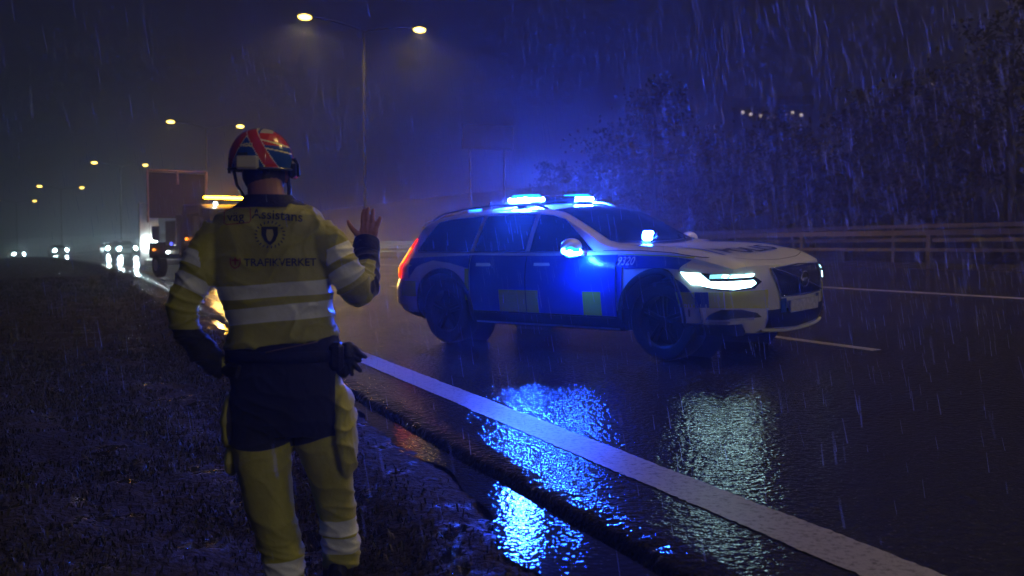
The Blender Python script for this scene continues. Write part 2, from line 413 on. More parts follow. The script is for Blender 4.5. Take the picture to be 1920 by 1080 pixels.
# ------------------------------------------------------------------ wagon body: sections along x, lofted
CX = [-2.58, -2.54, -2.45, -2.3, -2.12, -1.9, -1.5, -.9, -.22, .13, .44, .75, 1.05, 1.47, 1.8, 2.1, 2.26, 2.36]
TAB = dict(
 zb=[.36, .33, .30, .27, .25, .24, .23, .22, .22, .22, .22, .22, .22, .22, .23, .23, .235, .25],
 y1=[.74, .78, .82, .84, .86, .86, .86, .86, .86, .86, .86, .86, .86, .86, .86, .85, .82, .78],
 y2=[.80, .86, .90, .92, .93, .925, .925, .92, .92, .92, .92, .925, .93, .935, .935, .925, .90, .86],
 y3=[.80, .87, .91, .935, .945, .945, .94, .93, .93, .93, .93, .94, .945, .95, .95, .935, .91, .87],
 y4=[.78, .85, .89, .915, .93, .93, .925, .915, .91, .91, .915, .92, .93, .93, .925, .90, .87, .83],
 z4=[0.8, 0.83, 0.85, 0.87, 0.88, 0.885, 0.885, 0.88, 0.87, 0.865, 0.87, 0.88, 0.885, 0.885, 0.87, 0.84, 0.8, 0.76],
 y5=[.70, .76, .80, .83, .85, .86, .87, .875, .875, .875, .87, .87, .865, .865, .855, .835, .81, .77],
 z5=[0.86, 0.92, 0.96, 0.99, 1.01, 1.015, 1.005, 0.99, 0.98, 0.98, 0.985, 0.99, 0.99, 0.98, 0.955, 0.915, 0.875, 0.825],
 y6=[.66, .70, .72, .68, .66, .655, .665, .675, .675, .69, .745, .80, .80, .80, .79, .765, .74, .70],
 z6=[0.88, 0.96, 1.04, 1.17, 1.3, 1.36, 1.405, 1.435, 1.42, 1.365, 1.215, 1.05, 1.02, 1.01, 0.985, 0.94, 0.895, 0.84],
 y7=[.62, .64, .64, .60, .60, .60, .61, .62, .62, .63, .67, .70, .72, .72, .71, .69, .67, .64],
 z7=[0.9, 0.98, 1.07, 1.22, 1.345, 1.395, 1.44, 1.47, 1.452, 1.395, 1.245, 1.08, 1.04, 1.028, 1.0, 0.955, 0.907, 0.846],
 z9=[.92, 1.0, 1.10, 1.26, 1.385, 1.435, 1.48, 1.508, 1.488, 1.425, 1.29, 1.12, 1.035, 1.005, .972, .915, .850, .775])
_cxd = np.arange(-2.58, 2.3601, .02)
_cxd[-1] = 2.36
TD = {}
for k_, v_ in TAB.items():
    y = np.interp(_cxd, CX, v_); ker = np.exp(-np.arange(-6, 7) ** 2 / 10.); ker /= ker.sum()
    pad = np.concatenate([2 * y[0] - y[6:0:-1], y, 2 * y[-1] - y[-2:-8:-1]])
    TD[k_] = np.convolve(pad, ker, 'valid')
def sec(x):
    g_ = lambda k: float(np.interp(x, _cxd, TD[k]))
    zb = g_('zb')
    return np.array([(0, zb), (.55, zb), (g_('y1'), zb + .03), (g_('y2') - .01, zb + .12), (g_('y2'), .42), (g_('y3'), .60), (g_('y3') * .998, .74 if x < 2 else .60 + .5 * (g_('z4') - .60)),
                     (g_('y4'), g_('z4')), (g_('y5') + .012, g_('z5') - .03), (g_('y5'), g_('z5')),
                     ((g_('y5') + g_('y6')) / 2 + .012 * min(1, max(0, (g_('z6') - g_('z5')) * 5)), (g_('z5') + g_('z6')) / 2), (g_('y6'), g_('z6')), (g_('y7'), g_('z7')),
                     (.36, g_('z7') + (g_('z9') - g_('z7')) * .78), (0, g_('z9'))])
_sc = {}
def secd(x):
    x = round(x, 4)
    if x not in _sc:
        K = sec(x); P_ = np.concatenate([[2 * K[0] - K[1]], K, [[-K[-2][0], K[-2][1]]]])
        out = []
        for i in range(1, len(P_) - 2):
            a, b, c, d = P_[i - 1], P_[i], P_[i + 1], P_[i + 2]
            nn = 5 if 3 <= i <= 9 else 4
            for t in np.arange(nn) / nn:
                out.append(.5 * ((2 * b) + (c - a) * t + (2 * a - 5 * b + 4 * c - d) * t * t * .6 + (-a + 3 * b - 3 * c + d) * t ** 3 * .6 + (1 - .6) * 2 * (c - b) * 0) if False else b + (c - b) * (t * t * (3 - 2 * t) * .25 + t * .75))
        out.append(K[-1]); _sc[x] = np.array(out)
    return _sc[x]
def D(x, y, z):
    bf = float(smooth((x - 1.45) / .85)); br = float(smooth((-1.75 - x) / .75)); q = min(abs(y) / .9, 1.1)
    zl = np.interp(z, [.2, .28, .38, .60, .72, .86, .95], [-.10, -.05, 0, .01, 0, -.045, -.06])
    rl = np.interp(z, [.2, .3, .45, .62, .72, 1.2], [.10, .03, 0, 0, .05, .05])
    return x + bf * (-.30 * q ** 3 + zl) + br * (.20 * q ** 3 + rl)
def mapP(x, y, z): return Vector((D(x, y, z), y, z))
def side_y(x, z):
    s_ = secd(x); i0 = 8; ys, zs = s_[i0:, 0], s_[i0:, 1]
    zs2 = np.maximum.accumulate(zs); return float(np.interp(z, zs2, ys))
def top_z(x, y):
    s_ = secd(x); h_ = len(s_) // 2; ys, zs = s_[h_:, 0][::-1], s_[h_:, 1][::-1]
    return float(np.interp(abs(y), np.maximum.accumulate(ys), zs))
XE = 2.36
def sSide(sg): return lambda u, v: mapP(u, sg * side_y(u, v), v)
def sTop(u, v): return mapP(u, v, top_z(u, v))
def sWrap(sg):
    def f(u, v):
        if u <= 0: x = XE + u; return mapP(x, sg * side_y(x, v), v)
        yl = side_y(XE, v); return mapP(XE, sg * (yl - u), v)
    return f
def sRear(sg):
    def f(u, v):
        if u <= 0: x = -2.58 - u; return mapP(x, sg * side_y(x, v), v)
        yl = side_y(-2.58, v); return mapP(-2.58, sg * (yl - u), v)
    return f
def outn(f, u, v, sg):
    e = .012; a = f(u + e, v) - f(u - e, v); b = f(u, v + e) - f(u, v - e); n = a.cross(b)
    if n.length < 1e-9: n = Vector((0, -sg, 0))
    n.normalize()
    return n
def patch(mb, f, quad, off, nu=8, nv=6, mi=0, thick=0.0, mfun=None, ref=None):
    """quad: functions or numbers (ul(v), ur(v), vb(u), vt(u)); surface patch lifted off the body by `off`"""
    ul, ur, vb, vt = [(q if callable(q) else (lambda t, q=q: q)) for q in quad]
    P_ = []; 
    for i in range(nu + 1):
        row = []
        for j in range(nv + 1):
            a, b = i / nu, j / nv
            u = ul(b) * (1 - a) + ur(b) * a; v = vb(a) * (1 - b) + vt(a) * b
            p = f(u, v); n = outn(f, u, v, 1)
            c = Vector((p.x * .25, p.y, (p.z - .6) * .8)) if ref is None else Vector(ref)
            if n.dot(c) < 0: n = -n
            row.append(p + n * off)
        P_.append(row)
    mb.grid([[tuple(q) for q in r] for r in P_], mi=mi, mfun=mfun)
    if thick:
        pass
def ln(a, b): return lambda t: a + (b - a) * t
def pl(xs, ys): return lambda t: float(np.interp(t, xs, ys))

WX, WZ, WR, AR = 1.47, .36, .362, .435
def body_shell(mb, step=.04, mi_paint=0, mi_dark=1):
    xs = list(np.arange(-2.58, 2.34, step)) + [2.33, 2.345, 2.355, 2.36] if step < .1 else list(np.arange(-2.58, 2.36, step)) + [2.36]
    G = []
    for x in xs:
        s_ = secd(x)
        half = [mapP(x, y, z) for y, z in s_]; full = [mapP(x, -y, z) for y, z in s_[::-1]][1:]
        G.append(half + full[:-1])
    n, m = len(G), len(G[0]); b = len(mb.v); V = []
    for i in range(n):
        for p in G[i]: V.append(p.copy())
    Fs = []
    keep = []
    xs_ = np.array(xs)
    for i in range(n - 1):
        for j in range(m):
            j2 = (j + 1) % m; ids = (i * m + j, (i + 1) * m + j, (i + 1) * m + j2, i * m + j2)
            ok = True
            for wx in (-WX, WX):
                for q in ids:
                    x_ = xs_[q // m]; p = V[q]
                    if abs(p.y) > .50 and math.hypot(p.x - wx, p.z - WZ) < AR - .5 * step - .01 and p.z < .85: ok = False
            if ok: Fs.append(ids)
    used = {}
    for f_ in Fs:
        for e in range(4):
            k = tuple(sorted((f_[e], f_[(e + 1) % 4]))); used[k] = used.get(k, 0) + 1
    bd = {q for k, c in used.items() if c == 1 for q in k}
    for q in bd:
        p = V[q]
        for wx in (-WX, WX):
            r = math.hypot(p.x - wx, p.z - WZ)
            if abs(p.y) > .50 and r < AR + step * 1.6 and r > .05:
                p.x = wx + (p.x - wx) * AR / r; p.z = WZ + (p.z - WZ) * AR / r
    def mfun(f_):
        c = sum((V[q] for q in f_), Vector()) / 4
        if c.z < .33 or (abs(c.y) < .6 and c.z < .4): return mi_dark
        return mi_paint
    mb.add(V, [], 0)
    for f_ in Fs: mb.f.append(tuple(b + q for q in f_)); mb.m.append(mfun(f_))
    # front and rear caps
    for end, x in ((0, -2.58), (1, 2.36)):
        s_ = secd(x); rows = []
        for y, z in s_:
            rows.append([mapP(x, y * t, z) for t in np.linspace(1, -1, 17)])
        mb.grid([[tuple(q) for q in r] for r in rows], mi=mi_paint)
    # wheel wells
    for wx in (-WX, WX):
        for sg in (-1, 1):
            P_ = []
            for th in np.linspace(-.25, math.pi + .25, 25):
                x = wx + AR * math.cos(th); z = WZ + AR * math.sin(th)
                yo = side_y(wx + AR * .9 * math.cos(th), max(z, .3))
                P_.append([(x, sg * yo, z), (x, sg * (yo - .03), z), (x, sg * .52, z)])
            mb.grid(P_, mi=mi_dark)
            mb.grid([[(wx, sg * .53, WZ), (wx + .45 * math.cos(t), sg * .53, WZ + .45 * math.sin(t))] for t in np.linspace(0, 2 * math.pi, 24)], mi=mi_dark)

def text_patch(mb, txt, f, u0, v0, size, off, mi, flipu=1, bold=.0, upv=1, rot90=False, su=1.0, ref=None, sub=None):
    """lettering laid on a body surface; the text's x runs along u (flipu), its y along v"""
    cu = bpy.data.curves.new('t', 'FONT'); cu.body = txt; cu.size = size; cu.align_x = 'CENTER'; cu.align_y = 'CENTER'; cu.offset = bold
    cu.resolution_u = 3
    o = bpy.data.objects.new('t', cu); COL.objects.link(o)
    dg = bpy.context.evaluated_depsgraph_get(); me = o.evaluated_get(dg).to_mesh()
    vs = [v.co.copy() for v in me.vertices]; fs = [tuple(p.vertices) for p in me.polygons]
    o.evaluated_get(dg).to_mesh_clear(); bpy.data.objects.remove(o); bpy.data.curves.remove(cu)
    out = []
    for v in vs:
        a, b = v.x * su, v.y
        if rot90: u, w = u0 + b * upv, v0 + a * flipu
        else: u, w = u0 + a * flipu, v0 + b * upv
        p = f(u, w); n = outn(f, u, w, 1)
        c = Vector((p.x * .25, p.y, (p.z - .6) * .8)) if ref is None else Vector(ref)
        if n.dot(c) < 0: n = -n
        out.append(p + n * off)
    mb.add(out, fs, mi)

def wheel(parent, x, sg, steer=0, spokes=5):
    w = empty('wheel', (x, sg * .80, WZ)); w.parent = parent; w.rotation_euler = (0, 0, steer)
    # tyre profile lathe around y
    prof = [(.235, -.10), (.27, -.115), (.33, -.118), (.355, -.10), (.362, -.07), (.362, .07), (.355, .10), (.33, .118), (.27, .115), (.235, .10)]
    N_ = 48; t = MB(); P_ = []
    for k in range(N_ + 1):
        a = 2 * math.pi * k / N_
        P_.append([(r * math.cos(a), y, r * math.sin(a)) for r, y in prof])
    t.grid(P_)
    ty = t.build('tyre', M_['tyre'], w, smooth=True, angle=35)
    r_ = MB(); P_ = []
    for k in range(N_ + 1):
        a = 2 * math.pi * k / N_
        P_.append([(r * math.cos(a), sg * y, r * math.sin(a)) for r, y in [(.245, .112), (.232, .10), (.222, .03), (.215, -.09)]])
    r_.grid(P_)
    for k in range(spokes):
        for da in (-.13, .13):
            a = 2 * math.pi * k / spokes + .3
            c = Vector((.135 * math.cos(a + da), sg * .072, .135 * math.sin(a + da)))
            Mx = Matrix.Rotation(-(a + da * .4), 3, 'Y')
            r_.box(c, (.20, .03, .034), M=Mx, bev=.006)
    r_.tube([(0, sg * .02, 0), (0, sg * .098, 0)], [.06, .045], n=16)
    r_.grid([[(.0, sg * .0, .0), (.22 * math.cos(a), 0, .22 * math.sin(a))] for a in np.linspace(0, 2 * math.pi, 24)], mi=1)
    r_.build('rim', [M_['rim'], M_['black']], w, smooth=True, angle=35)
    return w

def wagon(name, loc, rz, label, group=None, police=False, paint=None, cat='car', lights='head', tilt=None):
    root = empty(name, loc, rz, label, cat, group)
    if tilt is not None:
        root.rotation_mode = 'QUATERNION'; root.rotation_quaternion = tilt
    paint = paint or M_['white']
    b = MB(); body_shell(b, .03 if police else .08)
    mats = [paint, M_['black'], M_['blue'], M_['yellow'], M_['seam'], M_['alu'], M_['navy_letter']]
    BL, YE, SE, DK, AL, WH = 2, 3, 4, 1, 5, 0
    for sg in (-1, 1):
        f = sSide(sg)
        if police:
            # arch cladding and sill cladding
            for wx in (-WX, WX):
                P_ = []
                for th in np.linspace(-.20, math.pi + .20, 41):
                    row = []
                    for (r, o_) in ((AR - .006, -.05), (AR - .006, .012), (AR + .02, .02), (AR + .048, .016), (AR + .055, .004)):
                        x = wx + r * math.cos(th); z = max(WZ + r * math.sin(th), .235)
                        p = f(x, max(z, .25)); row.append((p.x, p.y + sg * o_, z))
                    P_.append(row)
                b.grid(P_, mi=DK)
            patch(b, f, (-1.02, 1.02, .25, .375), .012, 24, 4, DK)
            patch(b, f, (-1.0, 1.0, .375, .39), .010, 24, 1, DK)
            patch(b, f, (-.98, .98, .265, .285), .018, 24, 1, AL)
            # livery: blue shoulder band and yellow and blue blocks below it
            patch(b, f, (-1.02, .98, .62, pl([0, .5, 1], [.985, .965, .968])), .0085, 30, 8, BL)
            for (xa, xb, c_) in ((.80, .98, BL), (.57, .80, YE), (-.02, .57, BL), (-.58, -.02, YE), (-1.02, -.58, BL)):
                patch(b, f, (xa, xb, .392, .62), .0085, 8, 6, c_)
            # front wing: blue sweep; rear quarter blue
            patch(b, f, (.99, pl([0, 1], [1.85, 1.98]), lambda a: .86 if a < .12 else .83 + .015 * math.sin(a * 3), pl([0, .5, 1], [.965, .955, .915])), .005, 24, 5, BL)
            patch(b, f, (.99, 1.06, pl([0, 1], [.45, .62]), .86), .005, 3, 5, BL)
            patch(b, f, (-2.25, -1.03, pl([0, .25, .5, .75, 1], [.72, .86, .93, .90, .84]), pl([0, 1], [.955, .985])), .005, 24, 4, BL)
            patch(b, f, (-1.10, -1.03, .50, .84), .005, 2, 4, YE)
            patch(b, f, (-2.42, -1.96, .52, .70), .005, 8, 4, YE)
            patch(b, f, (1.0, 2.0, pl([0, 1], [.968, .925]), pl([0, 1], [.980, .938])), .006, 24, 2, YE)
            # seams: doors, shut lines
            for x in (.985, -.19, -1.03):
                patch(b, f, (pl([0, 1], [x - .004, x - .004]), pl([0, 1], [x + .004, x + .004]), .392, .96), .0105, 1, 14, SE)
            patch(b, f, (-1.0, .985, .386, .392), .0125, 30, 1, SE)
            # fender / hood shut line
            patch(b, f, (.78, 2.12, pl([0, .3, .6, 1], [1.005, 1.0, .975, .925]), pl([0, .3, .6, 1], [1.011, 1.006, .981, .931])), .004, 26, 1, SE)
            text_patch(b, '9320' if sg < 0 else '9320', f, 1.10, .905, .10, .012, WH, flipu=-sg * -1 if False else (1 if sg < 0 else -1), bold=.001)
    if police:
        # hood: blue wedges along both edges, lettering, front shut line
        for sg in (-1, 1):
            patch(b, sTop, (1.02, 2.12, pl([0, 1], [sg * .52, sg * .62]), pl([0, 1], [sg * .70, sg * .66])), .005, 24, 4, BL, ref=(0, 0, 1))
            patch(b, sTop, (1.2, 2.0, pl([0, 1], [sg * .715, sg * .69]), pl([0, 1], [sg * .735, sg * .71])), .006, 24, 1, YE, ref=(0, 0, 1))
            patch(b, sTop, (1.25, 1.95, pl([0, 1], [sg * .33, sg * .42]), pl([0, 1], [sg * .335, sg * .425])), .003, 24, 1, SE, ref=(0, 0, 1))
        patch(b, sTop, (lambda v: 2.20, lambda v: 2.206, -.62, .62), .004, 1, 24, SE, ref=(0, 0, 1))
        text_patch(b, 'POLIS', sTop, 1.86, 0, .37, .008, 6, rot90=True, upv=-1, flipu=1, bold=.010, su=1.0, ref=(0, 0, 1))
        patch(b, sTop, (lambda v: .94 - .19 * (abs(v - .5) * 2) ** 2.2, lambda v: 1.02 - .19 * (abs(v - .5) * 2) ** 2.2, -.66, .66), .006, 3, 20, DK, ref=(0, 0, 1))
    body = b.build('body', mats, root, smooth=True, angle=28)
    # glass
    wsm = MB(); patch(wsm, sTop, (lambda v: -.05, lambda v: .93 - .19 * (abs(v - .5) * 2) ** 2.2, pl([0, 1], [-.60, -.675]), pl([0, 1], [.60, .675])), .006, 16, 20, 0, ref=(.5, 0, 1))
    wsm.build('windscreen', M_['glass'], root, smooth=True)
    rw = MB(); patch(rw, sTop, (-2.40, -2.17, -.55, .55), .006, 6, 12, 0, ref=(-.5, 0, 1)); rw.build('rear_window', M_['glass'], root, smooth=True)
    for sg in (-1, 1):
        f = sSide(sg)
        if police:
            wins = [(pl([0, 1], [-.17, -.155]), pl([0, .5, 1], [.66, .43, .20]), ln(1.005, 1.01), pl([0, .5, 1], [1.392, 1.372, 1.325])),
                    (pl([0, 1], [-1.00, -.93]), pl([0, 1], [-.23, -.215]), ln(1.012, 1.005), pl([0, .5, 1], [1.398, 1.405, 1.396])),
                    (pl([0, .6, 1], [-2.04, -1.86, -1.76]), pl([0, 1], [-1.06, -.99]), ln(1.035, 1.008), pl([0, .3, 1], [1.355, 1.385, 1.40]))]
            nm = ['side_window'] * 3
        else:
            wins = [(pl([0, 1], [-1.95, -1.70]), pl([0, .5, 1], [.66, .43, .20]), ln(1.03, 1.0), pl([0, .5, 1], [1.36, 1.40, 1.33]))]
        for w_ in wins:
            q = MB(); patch(q, f, w_, .006, 14, 10, 0); q.build('side_window', M_['glass'], root, smooth=True)
        if police:
            tr = MB()
            patch(tr, f, (-2.0, .70, pl([0, 1], [1.015, .992]), pl([0, 1], [1.028, 1.002])), .010, 40, 1, 0)
            tr.build('window_trim', M_['alu'], root, smooth=True)
            rl = MB(); pts = []
            for x in np.linspace(-1.95, -.15, 24):
                e_ = min(1, min(x + 1.95, -.15 - x) / .18); pts.append((x, sg * .585, top_z(x, .585) + .005 + .042 * e_))
            rl.tube(pts, .016, n=8); rl.build('roof_rail', M_['alu'], root, smooth=True)
            for x0_, nmh in ((-.06, 'door_handle'), (-.90, 'door_handle')):
                h_ = MB(); patch(h_, f, (x0_, x0_ + .21, .865, .892), .03, 6, 3, 0)
                p = f(x0_ + .10, .88); h_.box((p.x, p.y + sg * .012, p.z), (.20, .035, .022), bev=.008)
                h_.build('door_handle', M_['white'], root, smooth=True, angle=40)
        for wx in (WX, -WX): wheel(root, wx, sg, steer=0)
        # mirror
        if police:
            mr_ = empty('wing_mirror', (0, 0, 0)); mr_.parent = root
            c = Vector((.52, sg * 1.02, 1.06))
            q = MB(); q.ball(c, (.085, .125, .082), n=20, m=12, M=None)
            q.tube([(.56, sg * .86, .98), (.54, sg * .92, 1.0), (.52, sg * .97, 1.02)], [.04, .032, .03], n=10)
            q.build('mirror_shell', [M_['white']], mr_, smooth=True)
            q = MB(); q.ball((c.x - .035, c.y, c.z), (.056, .108, .068), n=20, m=10); q.build('mirror_glass', M_['glass'], mr_, smooth=True)
            q = MB()
            if sg < 0: q.box((c.x + .035, c.y - .035, c.z - .045), (.12, .19, .11), M=Matrix.Rotation(.3, 3, 'Y'), bev=.04)
            else: q.box((c.x + .06, c.y, c.z - .02), (.02, .05, .02), bev=.006)
            sl_ = q.build('strobe_light', M_['blue_lens'] if sg < 0 else M_['blue_strobe_far'], mr_, smooth=True)
            if sg < 0:
                q = MB(); q.box((c.x + .037, c.y - .038, c.z - .047), (.128, .198, .055), M=Matrix.Rotation(.3, 3, 'Y'), bev=.02); q.build('led_strip', M_['blue_strobe_near'], mr_, smooth=True)
        # headlights
        fw = sWrap(sg)
        hq = empty('headlight', (0, 0, 0)); hq.parent = root
        q = MB(); patch(q, fw, (pl([0, .45, 1], [-.12, -.25, -.54]), pl([0, .5, 1], [.23, .29, .19]), pl([0, .5, 1], [.675, .64, .65]), pl([0, .5, 1], [.825, .80, .765])), .008, 20, 8, 0)
        q.build('lamp_housing', M_['housing'], hq, smooth=True)
        lm = M_['head'] if police or True else M_['head']
        q = MB()
        patch(q, fw, (pl([0, .5, 1], [-.08, -.20, -.30]), pl([0, .5, 1], [.20, .24, .20]), pl([0, .5, 1], [.675, .652, .668]), pl([0, .5, 1], [.738, .722, .725])), .014, 14, 5, 0)
        patch(q, fw, (pl([0, 1], [-.26, -.47]), pl([0, 1], [-.06, -.18]), pl([0, 1], [.705, .70]), pl([0, 1], [.812, .798])), .014, 8, 5, 0)
        for (a_, b_) in ((-.08, -.02), (.02, .08), (.12, .16)):
            patch(q, fw, (a_ - .02, b_, .748, .782), .014, 3, 3, 1)
        patch(q, fw, (-.03, .19, .752, .776), .015, 5, 1, 0)
        q.build('led_lamp', [lm, M_['head_dim']], hq, smooth=True)
        # tail light: upright strip bending in at the foot
        fr = sRear(sg)
        q = empty('tail_light', (0, 0, 0)); q.parent = root
        t_ = MB(); pts = []
        for (x, z, o_) in ((-2.165, 1.18, 0), (-2.26, 1.08, 0), (-2.36, .985, 0), (-2.445, .90, 0), (-2.475, .84, 0), (-2.48, .78, 0), (-2.475, .725, 0)):
            p = f(max(x, -2.56), min(z, 1.2)); pts.append((p.x - .012, p.y + sg * .006, z))
        t_.tube(pts, [.012, .016, .019, .022, .024, .024, .014], n=10); t_.build('tail_lens', M_['tail'], q, smooth=True)
        t2 = MB(); t2.tube([(a - .004, b_ + sg * .010, c_) for a, b_, c_ in pts[1:-1]], [.012, .014, .016, .016, .014], n=8); t2.build('tail_strip', M_['tail_core'], q, smooth=True)
    if police:
        fw = sWrap(-1)
        for sg in (-1, 1):
            fw = sWrap(sg)
            q = MB()     # bumper livery
            patch(q, fw, (pl([0, 1], [-.53, -.60]), -.23, .50, pl([0, 1], [.635, .635])), .006, 8, 4, 0)
            patch(q, fw, (-.23, -.10, .50, .635), .006, 4, 4, 1)
            patch(q, fw, (-.10, .36, pl([0, .5, 1], [.50, .49, .47]), pl([0, 1], [.635, .635])), .006, 12, 4, 0)
            patch(q, fw, (pl([0, 1], [-.50, -.53]), -.12, .36, .53), .006, 8, 4, 2)
            patch(q, fw, (.12, .30, .30, .42), .010, 6, 4, 2)
            q.build('bumper_panel', [M_['yellow'], M_['blue'], M_['white']], root, smooth=True)
            q = MB()
            patch(q, fw, (pl([0, .5, 1], [-.14, -.10, -.02]), pl([0, 1], [.28, .24]), pl([0, 1], [.395, .40]), pl([0, .5, 1], [.485, .478, .44])), .012, 12, 5, 0)
            patch(q, fw, (pl([0, 1], [-.34, -.34]), -.31, .42, .485), .012, 2, 3, 0)
            patch(q, fw, (-.50, .10, .25, .355), .012, 12, 3, 0)
            q.build('bumper_intake', M_['black'], root, smooth=True)
            q = MB(); patch(q, fw, (.02, .20, .385, .405), .022, 5, 2, 0); patch(q, fw, (-.12, .02, .370, .383), .020, 5, 2, 0); q.build('fog_lamp_trim', M_['alu'], root, smooth=True)
        ff = lambda u, v: mapP(XE, u, v)
        gp = empty('grille', (0, 0, 0)); gp.parent = root
        GQ = (pl([0, 1], [-.36, -.445]), pl([0, 1], [.36, .445]), lambda a: .565, lambda a: .815)
        q = MB(); patch(q, ff, GQ, .012, 20, 8, 0, ref=(1, 0, 0)); q.build('grille_panel', M_['seam'], gp, smooth=True)
        q = MB()
        for k in range(23):
            a = (k + .5) / 23; 
            q.tube([tuple(ff(-.35 + .70 * a, .575) + Vector((.02, 0, 0))), tuple(ff(-.43 + .86 * a, .806) + Vector((.02, 0, 0)))], .0035, n=5)
        q.build('grille_bars', M_['chrome_dark'], gp, smooth=True)
        q = MB(); pts = [(-.36, .565), (-.405, .69), (-.445, .815), (0, .832), (.445, .815), (.405, .69), (.36, .565), (0, .555), (-.36, .565)]
        dens = []
        for (a, b_), (c_, d_) in zip(pts[:-1], pts[1:]):
            for t in np.linspace(0, 1, 8)[:-1]: dens.append(tuple(ff(a + (c_ - a) * t, b_ + (d_ - b_) * t) + Vector((.02, 0, 0))))
        dens.append(dens[0]); q.tube(dens, .0075, n=6); q.build('grille_frame', M_['chrome'], gp, smooth=True)
        # ring and arrow emblem on a diagonal bar
        e_ = MB(); cc = ff(0, .695) + Vector((.045, 0, 0))
        e_.tube([tuple(cc + Vector((0, .068 * math.cos(t), .068 * math.sin(t)))) for t in np.linspace(0, 2 * math.pi, 33)], .009, n=8)
        e_.tube([tuple(cc + Vector((0, -.048, .048))), tuple(cc + Vector((0, -.085, .085)))], .007, n=6)
        e_.tube([tuple(cc + Vector((0, -.060, .090))), tuple(cc + Vector((0, -.090, .090))), tuple(cc + Vector((0, -.090, .060)))], .006, n=6)
        e_.box(tuple(cc), (.01, .11, .026), bev=.004)
        dg_ = []
        for t in np.linspace(0, 1, 12): dg_.append(tuple(ff(.40 - .80 * t, .575 + .235 * t) + Vector((.028, 0, 0))))
        e_.tube(dg_, .007, n=6)
        e_.build('emblem', M_['chrome'], root, smooth=True)
        q = MB(); patch(q, ff, (pl([0, 1], [-.50, -.52]), pl([0, 1], [.50, .52]), pl([0, .5, 1], [.30, .27, .30]), .455), .012, 20, 4, 0, ref=(1, 0, 0)); q.build('lower_intake', M_['black'], root, smooth=True)
        q = MB()
        dens = [tuple(ff(t, .285 - .03 * (1 - (t / .52) ** 2)) + Vector((.03, 0, -.01))) for t in np.linspace(-.56, .56, 20)]
        q.tube(dens, .014, n=8); q.build('skid_trim', M_['white'], root, smooth=True)
        q = MB(); patch(q, ff, (-.26, .26, .415, .525), .045, 8, 3, 0, ref=(1, 0, 0)); c0 = ff(0, .43); q.box((c0.x + .022, 0, .47), (.03, .50, .10), mi=0, bev=.004)
        q.build('licence_plate', M_['plate'], root, smooth=True, angle=30)
        q = MB()
        for a_ in (-.36, .28):
            q = MB(); patch(q, ff, (a_, a_ + .08, .42, .545), .014, 3, 3, 0, ref=(1, 0, 0)); q.build('blue_bumper_flash', M_['blue'], root, smooth=True)
        # roof light bar: dark middle, a blue lens each side
        lb = empty('light_bar', (0, 0, 0)); lb.parent = root
        xb = -.60; zt = top_z(xb, 0) + .055
        q = MB(); q.box((xb, 0, zt + .012), (.25, .56, .062), bev=.02)
        q.box((xb, 0, zt - .028), (.22, 1.16, .022), bev=.008)
        for sg in (-1, 1): q.box((xb, sg * .50, zt - .052), (.10, .05, .05), bev=.005)
        q.build('light_bar_base', M_['black'], lb, smooth=True, angle=30)
        for sg in (-1, 1):
            q = MB(); q.box((xb, sg * .425, zt + .012), (.25, .30, .10), bev=.035)
            bl_ = q.build('beacon_lens', M_['blue_lens'], lb, smooth=True, angle=40)
            q = MB(); q.box((xb, sg * .425, zt + .008), (.264, .314, .040), bev=.012); q.build('led_strip', M_['blue_strobe'], bl_, smooth=True, angle=40)
        q = MB(); q.box((-1.42, -.42, top_z(-1.42, -.42) + .022), (.15, .10, .034), bev=.014); q.build('rear_beacon', M_['blue_soft'], root, smooth=True, angle=40)
        q = MB(); p_ = sTop(.74, -.06); q.box((p_.x, p_.y, p_.z + .025), (.06, .13, .045), bev=.014); q.build('grille_strobe' if False else 'cowl_strobe', M_['blue_strobe_far'], root, smooth=True, angle=40)
        # roof antennas
        q = MB(); q.tube([(-1.15, -.42, top_z(-1.15, .42)), (-1.17, -.42, top_z(-1.15, .42) + .06)], [.014, .004], n=8); q.ball((-1.17, -.42, top_z(-1.15, .42) + .065), .012)
        q.build('roof_antenna', M_['black'], root, smooth=True)
        q = MB(); q.tube([(-1.7, 0, top_z(-1.7, 0) - .01), (-1.78, 0, top_z(-1.7, 0) + .05)], [.05, .008], n=8, flat=.4); q.build('shark_fin_antenna', M_['black'], root, smooth=True)
        q = MB(); patch(q, sTop, (-2.20, -2.08, -.60, .60), .03, 3, 12, 0, ref=(0, 0, 1)); q.build('roof_spoiler', M_['white'], root, smooth=True)
        # wipers
        q = MB()
        for y0, y1, x1 in ((-.35, .12, .80), (.25, .52, .80)):
            q = MB(); q.tube([tuple(sTop(.98, y0) + Vector((0, 0, .02))), tuple(sTop(.88, (y0 + y1) / 2) + Vector((0, 0, .025))), tuple(sTop(.72, y1) + Vector((0, 0, .02)))], .008, n=5)
            q.build('wiper', M_['black'], root, smooth=True)
    return root

M_['blue_strobe_near'] = emat('blue_mirror_strobe_near', BLUE, 850)
M_['blue_strobe_far'] = emat('blue_mirror_strobe_far', BLUE, 900)
M_['navy_letter'] = mat('navy_lettering', (.006, .012, .07), .5)
M_['chrome_dark'] = mat('dark_chrome', (.25, .25, .26), .25, metal=1)
M_['plate'] = mat('licence_plate_face', (.45, .46, .47), .4, nscale=30, namt=.25)

